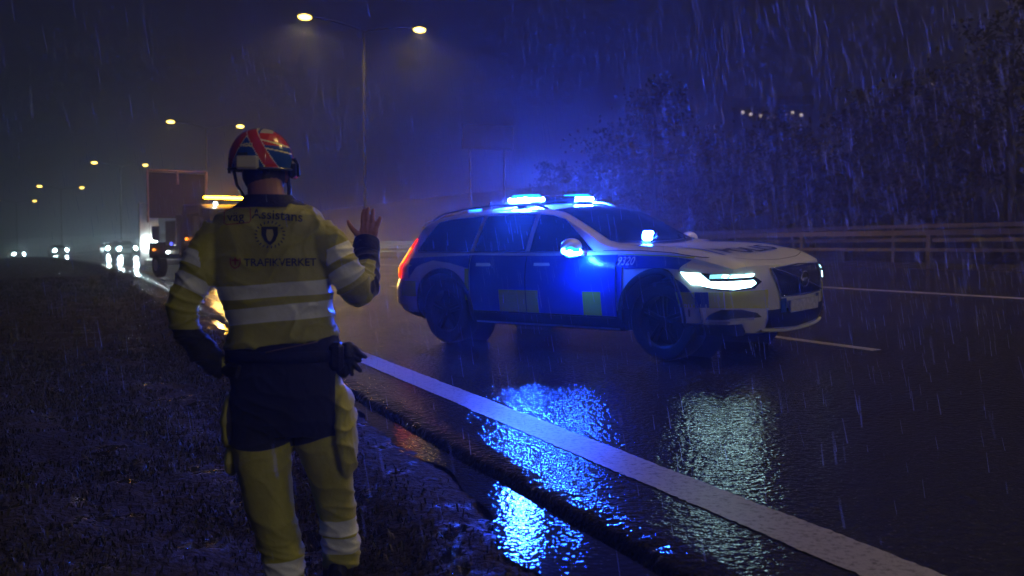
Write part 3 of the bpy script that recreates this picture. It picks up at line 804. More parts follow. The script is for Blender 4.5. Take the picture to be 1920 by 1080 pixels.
def stand(x, y, yaw, L=1.47, Wd=.8):
    """orientation of a vehicle standing on the banked road"""
    f_ = Vector((math.cos(yaw), math.sin(yaw), 0)); l_ = Vector((-math.sin(yaw), math.cos(yaw), 0))
    P_ = Vector((x, y, 0)); g_ = lambda v: ground(v.x, v.y)
    zf, zr = g_(P_ + f_ * L), g_(P_ - f_ * L); zl, zrr = g_(P_ + l_ * Wd), g_(P_ - l_ * Wd)
    X = Vector((f_.x * 2 * L, f_.y * 2 * L, zf - zr)).normalized(); Y = Vector((l_.x * 2 * Wd, l_.y * 2 * Wd, zl - zrr)).normalized()
    Z = X.cross(Y).normalized(); Y = Z.cross(X)
    return (x, y, (zf + zr) / 2), Matrix((X, Y, Z)).transposed().to_quaternion()

PC = dict(x=.948, y=10.13, yaw=R(-44))
loc_, q_ = stand(PC['x'], PC['y'], PC['yaw'])
police = wagon('police_car', loc_, 0, 'white police estate car with blue and yellow livery and glowing blue roof lights', police=True, tilt=q_)
# ------------------------------------------------------------------ street lamps on the median, two arms each
SOD = (1.0, .72, .22)
M_['sodium'] = emat('sodium_lamp_glow', (1.0, .62, .10), 14)
def spot(name, parent, loc, rot, power, col, size=2.7, blend=.6, radius=.12, z_only=True):
    l = bpy.data.lights.new(name, 'SPOT'); l.energy = power; l.color = col; l.spot_size = size; l.spot_blend = blend; l.shadow_soft_size = radius
    o = bpy.data.objects.new(name, l); COL.objects.link(o); o.parent = parent; o.location = loc; o.rotation_euler = rot; return o
LAMP_H = 12.0
def street_lamp():
    r = empty('street_lamp', (0, 0, 0))
    q = MB(); q.tube([(0, 0, 0), (0, 0, 1.0), (0, 0, 1.05), (0, 0, LAMP_H - .1)], [.12, .12, .10, .055], n=14)
    q.box((0, 0, .03), (.4, .4, .06), bev=.01); q.build('pole', M_['pole'], r, smooth=True, angle=40)
    q = MB(); pts = [(3.0 * t, 0, LAMP_H - .1 + .45 * (1 - (1 - abs(t)) ** 2)) for t in np.linspace(-1, 1, 15)]
    q.tube(pts, .04, n=8); q.build('arm', M_['pole'], r, smooth=True)
    for sg in (-1, 1):
        h_ = empty('lamp_head', (sg * 3.25, 0, LAMP_H + .36)); h_.parent = r
        q = MB(); q.ball((0, 0, .03), (.42, .16, .10), n=20, m=10); q.build('lamp_housing', M_['pole'], h_, smooth=True)
        q = MB(); q.ball((0, 0, -.045), (.36, .21, .15), n=18, m=8); q.build('lamp_lens', M_['sodium'], h_, smooth=True)
    return r
lamp0 = street_lamp()
D_LAMP = 12.0
lamp_px = [(690, 'nearest of the street lamps, its pole rising beside the raised hand'), (385, 'second street lamp along the bend, over the truck'),
           (227, 'third street lamp along the bend, left of the truck'), (112, 'fourth street lamp, far along the bend'), (30, 'fifth street lamp, small and far away at the left')]
ls = [45.0, 88.0, 130.0, 167.0, 198.0, 240.0]
# the two standing beside and behind the camera light the scene
ls = [-41.0, 2.0] + ls
lamp_lab = ['street lamp out of view behind the photographer', 'street lamp beside the police car, above the picture',
            'nearest twin sodium street lamp with its pole rising behind the raised hand',
            'twin sodium street lamp above the truck, second along the bend', 'twin sodium street lamp left of the truck, third along the bend',
            'small twin sodium street lamp, fourth along the bend', 'tiny twin sodium street lamp, fifth along the bend, above the oncoming cars', 'farthest street lamp, a tiny yellow dot at the left edge']
lamp_h = {45.0: 13.25, 88.0: 12.74, 130.0: 12.06, 167.0: 10.86, 198.0: 9.77, 240.: 8.0}
lamps_ = []
for i, s in enumerate(ls):
    o = lamp0 if i == 0 else copy_tree(lamp0)
    x, y = xy(s, D_LAMP); a = float(np.interp(s, _ss, _a)); zt = lamp_h.get(s, 13.2)
    z = float(hgt(s, D_LAMP)); o.location = (x, y, z); o.rotation_euler = (0, 0, a); o.scale = (1, 1, (zt - z) / (LAMP_H + .3))
    tag(o, lamp_lab[i], 'street lamp', 'twin armed street lamps along the motorway median')
    lamps_.append((o, s))
for o, s in lamps_:
    for sg in (-1, 1):
        spot('lamp_light', o, (sg * 3.25, 0, LAMP_H + .22), (0, 0, 0), {-41.0: 9500, 2.0: 3900, 45.0: 2200}.get(s, 260), ((1.0, .87, .58) if s < -10 else SOD), size=(3.1 if s < -10 else 2.75), blend=(.08 if s < -10 else .5), radius=.2)

# ------------------------------------------------------------------ guard rails
def guardrail(d, s0, s1, name, label, top, group):
    root = empty(name, (0, 0, 0), 0, label, 'guard rail', group)
    sv = np.arange(s0, s1, 2.0)
    for zc, hh, th in top:
        P_ = []
        for s in sv:
            z0 = float(hgt(s, 14)); row = []
            for (dd, dz) in ((-th, -hh), (-th, hh), (th, hh), (th, -hh), (-th, -hh)):
                x, y = xy(s, d + dd); row.append((float(x), float(y), z0 + zc + dz))
            P_.append(row)
        q = MB(); q.grid(P_); o = q.build('rail', M_['steel'], root)
        o.data.polygons.foreach_set('use_smooth', np.zeros(len(o.data.polygons), dtype=bool))
    n = 0
    for s in np.arange(s0, min(s1, 110), 4.0 if s1 < 200 else 4.0):
        q = MB(); x, y = xy(s, d + .07); z0 = float(hgt(s, 14)); zt = top[0][0]
        q.box((float(x), float(y), z0 + zt / 2 - .1), (.06, .10, zt + .2), M=Matrix.Rotation(float(np.interp(s, _ss, _a)), 3, 'Z'))
        q.build('post', M_['steel'], root); n += 1
guardrail(14.2, -30, 300, 'guard_rail', 'steel box-beam guard rail along the near edge of the median behind the police car', ((.80, .06, .04), (.42, .035, .03)), 'steel guard rails of the median')
guardrail(17.4, -30, 300, 'guard_rail', 'steel guard rail on the far side of the median, behind the nearer rail', ((1.02, .05, .04), (.66, .05, .04)), 'steel guard rails of the median')

# ------------------------------------------------------------------ oncoming cars with headlamps on
M_['dark_paint'] = mat('dark_car_paint', (.03, .03, .035), .3, coat=.6)
M_['grey_paint'] = mat('grey_car_paint', (.16, .16, .17), .3, coat=.6)
M_['beam'] = emat('oncoming_headlamp', (.62, .98, 1.0), 420)
car_sd = [(89.0, 4.6, 'oncoming car nearest behind the truck with bright white headlights reflecting on the wet road', 'dark_paint'),
          (130.0, 4.2, 'oncoming car in the middle of the queue, its left headlight brightest', 'grey_paint'),
          (161.0, 4.0, 'farthest oncoming car at the left edge with twin white headlights', 'dark_paint'),
          (118.0, 8.2, 'oncoming car in the inner lane beside the queue, low bright streak', 'grey_paint')]
car0 = None
for i, (s, d, lab, pm) in enumerate(car_sd):
    x, y = xy(s, d); a = float(np.interp(s, _ss, _a)); yaw = a - math.pi / 2
    lc, qq = stand(float(x), float(y), yaw)
    if car0 is None:
        o = car0 = wagon('oncoming_car', lc, 0, lab, 'cars queueing towards the roadblock', paint=M_['dark_paint'], tilt=qq)
        for sg in (-1, 1):
            q = MB(); q.ball((2.20, sg * .66, .74), (.07, .16, .16), n=14, m=8); q.build('headlamp_beam_lens', M_['beam'], o, smooth=True)
    else:
        o = copy_tree(car0); o.location = lc; o.rotation_quaternion = qq; o['label'] = lab
        if pm == 'grey_paint':
            for ch in S.objects:
                if ch.parent == o and ch.name.startswith('body'):
                    ch.data = ch.data.copy(); ch.data.materials[0] = M_['grey_paint']
for o in [o for o in S.objects if o.parent is None and o.name.startswith('oncoming_car')]:
    for sg in (-1, 1):
        spot('headlamp', o, (2.35, sg * .66, .74), (0, R(-88), R(4)), 380, (.75, .97, 1.0), size=.7, blend=.9, radius=.08)

# ------------------------------------------------------------------ road assistance truck with raised sign frame
TX, TY, TYAW = -9.7, 30.6, R(-50)
tz = ground(TX, TY)
M_['truck_dark'] = mat('dark_truck_paint', (.05, .045, .06), .35, coat=.6, nscale=3)
M_['truck_white'] = mat('white_truck_panel', (.6, .6, .6), .4, coat=.3, nscale=5, namt=.1)
M_['frame_red'] = mat('sign_frame_steel', (.5, .36, .33), .5, nscale=5)
M_['amber'] = emat('amber_beacon_light', (1.0, .42, .01), 90)
M_['work'] = emat('white_work_lamp', (.85, 1.0, .97), 40)
M_['warm_head'] = emat('warm_truck_headlamp', (1.0, .60, .14), 260)
M_['side_blue'] = emat('small_blue_marker', (.05, .08, 1.0), 4)
M_['side_orange'] = emat('small_orange_marker', (1.0, .25, .02), 4)
TR = empty('service_truck', (TX, TY, tz), TYAW, 'road assistance truck with amber light bar and raised empty sign frame, parked behind the worker', 'truck')
# x forward (towards the camera), y left
q = MB()
P_ = [[(1.9, y, .55), (2.0, y, .9), (2.02, y, 1.25), (1.85, y, 1.45), (1.45, y, 2.25), (1.2, y, 2.38), (-.1, y, 2.42), (-.2, y, 2.3), (-.2, y, .55)] for y in (-1.05, -.98, .98, 1.05)]
for k, sh in ((0, .04), (3, .04)):
    P_[k] = [(x * .98, y, z - (.05 if z > 2 else 0)) for x, y, z in P_[k]]
q.grid(P_); q.add(P_[0], [tuple(range(9))]); q.add(P_[3], [tuple(reversed(range(9)))]); q.build('cab', M_['truck_dark'], TR, smooth=True, angle=25)
q = MB(); q.add([(1.875, -.88, 1.48), (1.875, .88, 1.48), (1.50, .84, 2.2), (1.50, -.84, 2.2)], [(0, 1, 2, 3)]); q.build('windscreen', M_['glass'], TR)
for sg in (-1, 1):
    q = MB(); q.add([(1.5, sg * 1.062, 1.4), (.3, sg * 1.062, 1.4), (.3, sg * 1.062, 2.1), (1.25, sg * 1.058, 2.12)], [(0, 1, 2, 3) if sg > 0 else (3, 2, 1, 0)]); q.build('door_window', M_['glass'], TR)
    q = MB(); q.tube([(1.6, sg * 1.05, 1.9), (1.7, sg * 1.25, 1.95)], .02, n=6); q.box((1.7, sg * 1.3, 1.75), (.08, .2, .45), bev=.02); q.build('wing_mirror', M_['black'], TR)
    w = empty('headlight', (2.0, sg * .74, .86)); w.parent = TR
    q = MB(); q.box((0, 0, 0), (.1, .36, .22), bev=.03); q.build('headlight_housing', M_['housing'], w)
    q = MB(); q.ball((.06, 0, 0), (.04, .10, .09), n=14, m=8); q.build('headlight_lens', M_['warm_head'] if sg > 0 else M_['warm_head'], w, smooth=True)
    for wx in (1.25, -2.6):
        w = empty('wheel', (wx, sg * .92, .42)); w.parent = TR
        q = MB(); q.tube([(0, -.14, 0), (0, -.10, 0), (0, .10, 0), (0, .14, 0)], [.36, .42, .42, .36], n=28); q.build('tyre', M_['tyre'], w, smooth=True, angle=30)
        q = MB(); q.tube([(0, sg * .10, 0), (0, sg * .15, 0)], [.22, .20], n=20); q.build('rim', M_['alu'], w, smooth=True, angle=30)
q = MB(); q.box((2.02, 0, .62), (.16, 2.1, .26), bev=.04); q.box((2.05, 0, 1.08), (.05, 1.2, .22), mi=1, bev=.01); q.build('bumper', [M_['truck_white'], M_['black']], TR)
q = MB(); q.box((-1.75, 0, .74), (3.0, 2.1, .16), bev=.02)
for sg in (-1, 1): q.box((-1.75, sg * 1.06, 1.0), (2.9, .05, .42), bev=.01)
q.box((-.45, 0, 1.45), (.5, 2.1, 1.3), bev=.03); q.build('flatbed', M_['truck_dark'], TR)
q = MB()
for sg in (-1, 1): q.box((-1.2, sg * .70, 1.4), (.5, .5, 1.0), bev=.02)
q.build('tool_locker', M_['truck_white'], TR)
lbz = 2.56
q = MB(); q.box((.9, 0, lbz - .02), (.28, 1.5, .05), bev=.01)
for sg in (-1, 1): q.box((.9, sg * .4, lbz - .09), (.1, .06, .12))
q.build('light_bar_base', M_['black'], TR)
q = MB(); q.box((.9, 0, lbz + .05), (.24, 1.42, .075), bev=.03); q.build('amber_light_bar', M_['amber'], TR, smooth=True, angle=40)
# rear of the truck: white crash cushion panels with a work lamp, and the raised frame
q = MB()
for yy in (-.95, -.62): q.box((-4.05, yy, 1.5), (.10, .34, 2.2), bev=.02)
q.box((-4.1, 0, .50), (.35, 1.9, .22), bev=.03); q.build('crash_cushion', M_['truck_white'], TR)
for yy, zz in ((-.80, 1.15),):
    q = MB(); q.box((-3.90, yy, zz), (.10, .46, .34), bev=.05); q.build('work_lamp', M_['work'], TR, smooth=True, angle=40)
q = MB(); fz0, fz1, hw = 1.9, 3.70, 1.05
for a, b_ in (((-hw, fz0), (-hw, fz1)), ((hw, fz0), (hw, fz1 + .04)), ((-hw, fz1), (hw, fz1 + .04)), ((0, fz1), (0, fz1 - .45))):
    q.tube([(-3.3, a[0], a[1]), (-3.3, b_[0], b_[1])], .042, n=8)
q.build('sign_frame', M_['frame_red'], TR, smooth=True)
q = MB(); q.box((-3.36, 0, 2.85), (.02, 2.02, 1.6)); q.build('sign_board', mat('sign_board_dark', (.016, .018, .021), .7, nscale=4), TR)
for nm, mm, c, r_ in (('marker_lamp', 'work', (1.35, -.55, 2.40), .055), ('marker_lamp', 'work', (1.35, .55, 2.36), .05), ('step_lamp', 'work', (-1.3, -1.10, .88), .045),
                      ('side_marker', 'side_blue', (-.9, -1.12, 1.15), .05), ('side_marker', 'side_orange', (-2.6, -1.12, .95), .04), ('side_marker', 'side_orange', (.35, -1.10, 1.30), .045)):
    q = MB(); q.ball(c, r_, n=12, m=8); q.build(nm, M_[mm], TR, smooth=True)
for xx, ww, hh in ((-1.0, .9, .8), (-2.4, .7, .5)):
    q = MB(); q.box((xx, -1.10, 1.5), (ww, .04, hh), bev=.01); q.build('side_equipment_panel', M_['alu'], TR)
spot('headlamp', TR, (2.15, .74, .86), (0, R(-83), 0), 8000, (1.0, .58, .07), size=.7, blend=.9, radius=.1)
spot('headlamp', TR, (2.15, -.74, .86), (0, R(-83), 0), 8000, (1.0, .58, .07), size=.7, blend=.9, radius=.1)

# ------------------------------------------------------------------ sign over the far side, seen from the back
sx = at(915, 257, 62.0); sgz = ground(sx[0], sx[1])
RS = empty('road_sign', (float(sx[0]), 62.0, sgz), R(20), 'large unlit road sign panel standing in the dark beyond the median, above the police car', 'road sign')
q = MB(); zc = float(sx[2]) - sgz; q.box((0, 0, zc), (3.6, .06, 1.6), bev=.02); q.build('sign_panel', mat('sign_back_metal', (.07, .07, .075), .5, metal=.3, nscale=2), RS)
for sg in (-1, 1):
    q = MB(); q.tube([(sg * 1.2, .12, 0), (sg * 1.2, .12, zc + .7)], .07, n=10); q.build('post', M_['pole'], RS, smooth=True)

# ------------------------------------------------------------------ trees on the slope
M_['bark'] = mat('tree_bark', (.014, .011, .009), .8, nscale=6)
M_['leaf'] = mat('tree_leaves', (.008, .010, .005), .6, nscale=2, namt=.4)
def tree_proto(seed, H):
    rr = np.random.default_rng(seed); root = empty('tree', (0, 0, 0))
    q = MB(); q.tube([(0, 0, -.3), (.05, 0, H * .3), (-.05, .05, H * .6), (0, 0, H * .9)], [.22, .17, .11, .03], n=9)
    cl = []
    for k in range(16):
        z = H * (.22 + .7 * k / 16); a = rr.uniform(0, 6.28); L = (H * .30) * (1 - .7 * abs(z / H - .45) * 1.3) * rr.uniform(.6, 1.1)
        e = np.array([L * math.cos(a), L * math.sin(a), z + L * .45])
        q.tube([(0, 0, z), tuple(e * [.5, .5, 0] + [0, 0, z + L * .18]), tuple(e)], [.06, .04, .012], n=5)
        for t in (.45, .7, .9, 1.05): cl.append((e * [t, t, 0] + [0, 0, z + (e[2] - z) * t], L * .30 + .25))
    q.build('trunk', M_['bark'], root, smooth=True)
    C = np.concatenate([c + rr.normal(0, 1, (48, 3)) * r * [.55, .55, .42] for c, r in cl]); n = len(C)
    A = rr.normal(0, 1, (n, 3)); A /= np.linalg.norm(A, axis=1)[:, None]; B = np.cross(A, rr.normal(0, 1, (n, 3))); B /= np.linalg.norm(B, axis=1)[:, None]
    sc = rr.uniform(.08, .17, n)[:, None]
    V = np.stack([C - A * sc, C - B * sc * .6, C + A * sc, C + B * sc * .6], 1).reshape(-1, 3)
    np_mesh('crown', V, np.arange(4 * n).reshape(-1, 4), M_['leaf'], root)
    return root
protos = [tree_proto(3, 8.0), tree_proto(5, 10.0), tree_proto(8, 6.5)]
tdesc = ['tall bare-topped tree', 'broad dark tree', 'small bushy tree', 'slender dark tree', 'dense dark tree', 'rounded tree', 'wide low tree']
tpos = [(1150, 62), (1225, 52), (1300, 56), (1372, 47), (1452, 60), (1522, 50), (1590, 44), (1668, 52), (1742, 42), (1815, 48), (1890, 40), (1105, 78), (1040, 88)]
order = ['first', 'second', 'third', 'fourth', 'fifth', 'sixth', 'seventh', 'eighth', 'ninth', 'tenth', 'last']
for i, (px, Y) in enumerate(tpos):
    o = protos[i] if i < 3 else copy_tree(protos[i % 3])
    X = (px - 960) / F_PX * Y; o.location = (X, Y, ground(X, Y) - .1); k = random.uniform(.8, 1.15); o.scale = (k, k, k); o.rotation_euler = (0, 0, random.uniform(0, 6))
    lab = (f'dark tree on the slope behind the guard rails, {order[i]} from the left of the row' if i < 11 else
           ('distant dark tree right above the police car roof lights' if i == 11 else 'most distant dark tree, left of the row on the slope'))
    tag(o, lab, 'tree', 'dark trees on the slope behind the guard rails')

# ------------------------------------------------------------------ houses with lit windows, far up the slope
M_['wall'] = mat('house_render', (.02, .018, .016), .8, nscale=1.5); M_['roof'] = mat('roof_tiles', (.06, .035, .03), .7, nscale=3)
M_['lit'] = emat('lit_window', (1.0, .80, .55), .9)
def house(px, py, Y, w, nwin, label):
    p = at(px, py, Y); z = ground(p[0], p[1]); h_ = max(p[2] - z + 1.2, 3)
    r = empty('house', (float(p[0]), float(p[1]), z), R(-15), label, 'house')
    q = MB(); q.box((0, 3.5, h_ / 2 - .3), (w, 7, h_ + .6)); q.build('wall', M_['wall'], r)
    q = MB(); a, hr = w / 2 + .4, h_
    q.add([(-a, -.5, hr), (a, -.5, hr), (a, 3.5, hr + 2.4), (-a, 3.5, hr + 2.4), (-a, 7.5, hr), (a, 7.5, hr)], [(0, 1, 2, 3), (3, 2, 5, 4), (0, 3, 4), (1, 5, 2)]); q.build('roof', M_['roof'], r)
    for k in range(nwin):
        x = (k - (nwin - 1) / 2) * w / max(nwin, 1) * .85
        q = MB(); q.box((x + random.uniform(-.25, .25), -.04, p[2] - z + random.uniform(-.5, .3) * Y / 80), (.26 * Y / 80, .04, .24 * Y / 80)); q.build('window', M_['lit'], r)
house(1448, 212, 175, 14, 8, 'far house with a row of dim lit windows above the slope trees')
house(1745, 158, 175, 8, 1, 'far house with a single lit window, highest at the right')
house(1715, 300, 62, 6, 2, 'house with two dim lit windows low behind the trees at the right')
# ------------------------------------------------------------------ the worker, seen from behind
YM = 3.66
def W3(px, py, Y=YM): p = at(px, py, Y); return Vector((float(p[0]), float(p[1]), float(p[2])))
def PXM(n, Y=YM): return n / F_PX * Y           # photo pixels -> metres at distance Y
foot = W3(560, 1100, YM); base = Vector((foot.x, YM, ground(foot.x, YM)))
P_ = empty('person', tuple(base), 0, 'roadside worker seen from behind in yellow jacket and decorated helmet, raising one open hand', 'person')
PERSON = P_
PEOPLE_MATS = {}
def loc(v): return Vector(v) - base

def rings_mesh(mb, rings, n=28, cap=True, sup=2.4):
    """rings: (centre Vector, half width, half depth, tilt) in world; superellipse cross sections"""
    G = []
    for c, a, b, *t in rings:
        tl = t[0] if t else 0.0; row = []
        for k in range(n):
            q = 2 * math.pi * k / n; cs, sn = math.cos(q), math.sin(q)
            x = a * math.copysign(abs(cs) ** (2 / sup), cs); y = b * math.copysign(abs(sn) ** (2 / sup), sn)
            row.append((c.x + x, c.y + y, c.z + tl * x))
        G.append(row)
    b0 = len(mb.v)
    for row in G: mb.v.extend(row)
    m = len(G)
    for i in range(m - 1):
        for k in range(n):
            k2 = (k + 1) % n; mb.f.append((b0 + i * n + k, b0 + i * n + k2, b0 + (i + 1) * n + k2, b0 + (i + 1) * n + k)); mb.m.append(0)
    if cap:
        mb.f.append(tuple(b0 + k for k in reversed(range(n)))); mb.m.append(0)
        mb.f.append(tuple(b0 + (m - 1) * n + k for k in range(n))); mb.m.append(0)

def interp_path(pts, step=.012):
    """pts: list of (Vector, radius) -> dense smooth path"""
    P4 = [Vector((*p, r)) for p, r in pts]; out = []
    Q = [2 * P4[0] - P4[1]] + P4 + [2 * P4[-1] - P4[-2]]
    for i in range(1, len(Q) - 2):
        a, b, c, d = Q[i - 1], Q[i], Q[i + 1], Q[i + 2]; L = (c.xyz - b.xyz).length; nn = max(2, int(L / step))
        for k in range(nn):
            t = k / nn
            out.append(.5 * ((2 * b) + (c - a) * t + (2 * a - 5 * b + 4 * c - d) * t * t + (-a + 3 * b - 3 * c + d) * t ** 3))
    out.append(Q[-2]); return [(Vector((q[0], q[1], q[2])), q[3]) for q in out]

def remeshed(mb, voxel, smooth_it=2):
    o = mb.build('tmp', M_['black']); 
    md = o.modifiers.new('r', 'REMESH'); md.mode = 'VOXEL'; md.voxel_size = voxel; md.use_smooth_shade = True
    if smooth_it:
        sm = o.modifiers.new('s', 'SMOOTH'); sm.iterations = smooth_it; sm.factor = .5
    dg = bpy.context.evaluated_depsgraph_get(); me = bpy.data.meshes.new_from_object(o.evaluated_get(dg))
    bpy.data.objects.remove(o); return me

def arr(me):
    co = np.empty(len(me.vertices) * 3, np.float32); me.vertices.foreach_get('co', co)
    no = np.empty(len(me.vertices) * 3, np.float32); me.vertices.foreach_get('normal', no)
    return co.reshape(-1, 3).astype(float), no.reshape(-1, 3).astype(float)
def attr(me, name, a):
    at_ = me.attributes.new(name, 'FLOAT', 'POINT'); at_.data.foreach_set('value', np.asarray(a, np.float32))
def path_param(co, pts):
    """nearest distance along a polyline and the distance to it"""
    best = np.full(len(co), 1e9); par = np.zeros(len(co)); acc = 0
    for a, b in zip(pts[:-1], pts[1:]):
        a = np.array(a); b = np.array(b); d = b - a; L = np.linalg.norm(d); t = np.clip(((co - a) @ d) / L / L, 0, 1)
        q = np.linalg.norm(co - (a + t[:, None] * d), axis=1); m = q < best
        best[m] = q[m]; par[m] = acc + t[m] * L; acc += L
    return par, best
def rid(x): return 1 - np.abs(x)

def cloth_mat(name, layers, base_col, rough=.7, weave=420):
    """layers: list of (attribute, colour, roughness): shown where the attribute is above 0"""
    m = bpy.data.materials.new(name); m.use_nodes = True; nt = m.node_tree; N = nt.nodes; L = nt.links; b = N['Principled BSDF']
    tc = N.new('ShaderNodeTexCoord'); no = N.new('ShaderNodeTexNoise'); no.inputs['Scale'].default_value = 9; no.inputs['Detail'].default_value = 6
    L.new(tc.outputs['Object'], no.inputs['Vector'])
    col = None; cc = N.new('ShaderNodeRGB'); cc.outputs[0].default_value = (*base_col, 1); col = cc.outputs[0]
    rr = N.new('ShaderNodeValue'); rr.outputs[0].default_value = rough; ro = rr.outputs[0]
    for an, lc, lr in layers:
        a = N.new('ShaderNodeAttribute'); a.attribute_name = an
        th = N.new('ShaderNodeMapRange'); th.inputs[1].default_value = -.0008; th.inputs[2].default_value = .0008; L.new(a.outputs['Fac'], th.inputs[0])
        mx = N.new('ShaderNodeMix'); mx.data_type = 'RGBA'; L.new(th.outputs[0], mx.inputs[0]); L.new(col, mx.inputs[6]); mx.inputs[7].default_value = (*lc, 1); col = mx.outputs[2]
        mf = N.new('ShaderNodeMix'); mf.data_type = 'FLOAT'; L.new(th.outputs[0], mf.inputs[0]); L.new(ro, mf.inputs[2]); mf.inputs[3].default_value = lr; ro = mf.outputs[0]
    mr = N.new('ShaderNodeMapRange'); mr.inputs[1].default_value = .3; mr.inputs[2].default_value = .7; mr.inputs[3].default_value = .78; mr.inputs[4].default_value = 1.1
    L.new(no.outputs[0], mr.inputs[0])
    mm = N.new('ShaderNodeMix'); mm.data_type = 'RGBA'; mm.blend_type = 'MULTIPLY'; mm.inputs[0].default_value = 1; L.new(col, mm.inputs[6]); L.new(mr.outputs[0], mm.inputs[7])
    L.new(mm.outputs[2], b.inputs['Base Color']); L.new(ro, b.inputs['Roughness']); b.inputs['Sheen Weight'].default_value = .15
    g = N.new('ShaderNodeTexNoise'); g.inputs['Scale'].default_value = 60; g.inputs['Detail'].default_value = 5; L.new(tc.outputs['Object'], g.inputs['Vector'])
    bp = N.new('ShaderNodeBump'); bp.inputs['Distance'].default_value = .004; bp.inputs['Strength'].default_value = .5; L.new(g.outputs[0], bp.inputs['Height']); L.new(bp.outputs[0], b.inputs['Normal'])
    return m
NAVY = (.012, .014, .055); HIVIS = (.37, .365, .055); TAPE = (.70, .74, .95)
M_['jacket'] = cloth_mat('hi_vis_jacket_cloth', [('navy', NAVY, .8), ('tape', TAPE, .35)], HIVIS, .6)
M_['trouser'] = cloth_mat('work_trouser_cloth', [('navy', NAVY, .8), ('tape', TAPE, .35)], HIVIS, .65)
M_['skin'] = mat('skin', (.36, .17, .11), .5, nscale=14, namt=.12)
M_['ink'] = mat('navy_print', (.02, .025, .06), .6)
M_['ink_red'] = mat('red_print', (.30, .03, .025), .6)
M_['ink_gold'] = mat('pale_yellow_print', (.42, .38, .12), .6)
M_['navy'] = mat('navy_cloth', NAVY, .8, bump=.4, bscale=60)
M_['glove'] = mat('black_glove', (.018, .018, .03), .6, bump=.4, bscale=70)
M_['boot'] = mat('black_boot_leather', (.02, .02, .02), .4)

# --- jacket
J = MB()
tor = [(370, 474, 543, .070), (379, 458, 565, .082), (388, 436, 588, .098), (402, 408, 607, .115), (425, 392, 618, .130), (455, 390, 622, .140), (500, 394, 622, .145), (540, 406, 622, .145),
       (575, 420, 624, .140), (605, 430, 628, .140), (628, 428, 633, .145), (642, 425, 635, .150)]
rings = []
for py, xl, xr, hd in tor:
    c = W3((xl + xr) / 2, py); hw = PXM((xr - xl) / 2); tl = .0 if py < 600 else .13 * (py - 600) / 42
    rings.append((c + Vector((0, .02 if py < 400 else 0, 0)), hw, hd, tl))
rings_mesh(J, rings, n=36)
LA = [(W3(418, 432, 3.65), .078), (W3(393, 470, 3.63), .080), (W3(372, 512, 3.60), .074), (W3(350, 555, 3.57), .064), (W3(341, 588, 3.56), .058), (W3(359, 632, 3.57), .052), (W3(394, 674, 3.60), .050), (W3(425, 696, 3.62), .046)]
RA = [(W3(592, 432, 3.65), .078), (W3(618, 466, 3.63), .078), (W3(642, 503, 3.63), .072), (W3(664, 535, 3.66), .068), (W3(676, 540, 3.72), .066), (W3(686, 518, 3.80), .060), (W3(687, 488, 3.86), .054), (W3(686, 462, 3.90), .047)]
for A_ in (LA, RA):
    pth = interp_path(A_); J.tube([p for p, r in pth], [r for p, r in pth], n=22)
me = remeshed(J, .0058, 3)
co, no = arr(me)
lp, ld = path_param(co, [tuple(p) for p, r in LA]); rp, rd = path_param(co, [tuple(p) for p, r in RA])
def wpx(co):   # back to photo pixels, for laying out the pattern
    rel = co - np.array([0, 0, CAM_H]); c, s = math.cos(PITCH), math.sin(PITCH)
    z = rel[:, 1] * c - rel[:, 2] * s; u = rel[:, 1] * s + rel[:, 2] * c
    return 960 + F_PX * rel[:, 0] / z, 540 - F_PX * u / z
X_, Z_ = co[:, 0], co[:, 2]
zpx = lambda py: float(W3(525, py).z)
cxm = float(W3(522, 500).x)
onL = (ld < .098) & (X_ < float(W3(403, 500).x) + np.clip((Z_ - zpx(520)) * -.25, -.03, .05)) ; onR = (rd < .095) & (X_ > float(W3(621, 500).x) - .0)
# cloth folds
nrm = no
def folds(co, d, f, seed, warp=.35):
    d = np.array(d, float); d /= np.linalg.norm(d); ph = co @ d * f
    w = np.array([mnoise.noise(Vector((p[0] * 4 + seed, p[1] * 4, p[2] * 4))) for p in co]); w2 = np.array([mnoise.noise(Vector((p[0] * 9, p[1] * 9 + seed, p[2] * 9))) for p in co])
    r = 1 - np.abs(np.sin(ph + 5.5 * w + 1.4 * w2)); return r ** 2, w
r1, w1 = folds(co, (.25, 0, 1), 30, 3); r2, w2 = folds(co, (1, .3, .35), 26, 11); r3, w3_ = folds(co, (-.55, .2, 1), 34, 23)
amp1 = .008 * smooth((zpx(560) - Z_) / .12) + .0035                       # waist folds
amp2 = .010 * smooth((Z_ - zpx(560)) / .3) * smooth((X_ - cxm - .04) / .14)    # drag folds from the raised arm
arm = .012 * (onL | onR)
Ld = np.where(onL, lp, rp)
r4 = (1 - np.abs(np.sin(Ld * 62 + 4 * w1 + 2 * w2))) ** 2
armf = arm * (.35 + .65 * np.exp(-((Ld - .30) / .12) ** 2))
disp = r1 * amp1 + r2 * amp2 + r4 * armf + .004 * w1 + r3 * .0055 - .006
co2 = co + no * disp[:, None]
hem = zpx(640) + .13 * (X_ - cxm) * 1.0
me.vertices.foreach_set('co', (co2 - np.array(base)).astype(np.float32).ravel())
def band(v, a, b): return np.minimum(v - a, b - v)
wob = .006 * w1 * 2
slope1 = (X_ - cxm) * .06
tz1 = band(Z_ - slope1 + wob, zpx(556), zpx(530)); tz2 = band(Z_ - slope1 * 1.6 + wob, zpx(599), zpx(571))
tape_t = np.maximum(tz1, tz2)
tl_ = np.maximum(band(lp + wob, .125, .182), band(lp + wob, .218, .272)); tr_ = np.maximum(band(rp + wob, .095, .150), band(rp + wob, .178, .232))
isarmL = onL; isarmR = onR
tape = np.where(isarmL, tl_, np.where(isarmR, tr_, tape_t))
attr(me, 'tape', tape)
navy = np.full(len(co), -1.0)
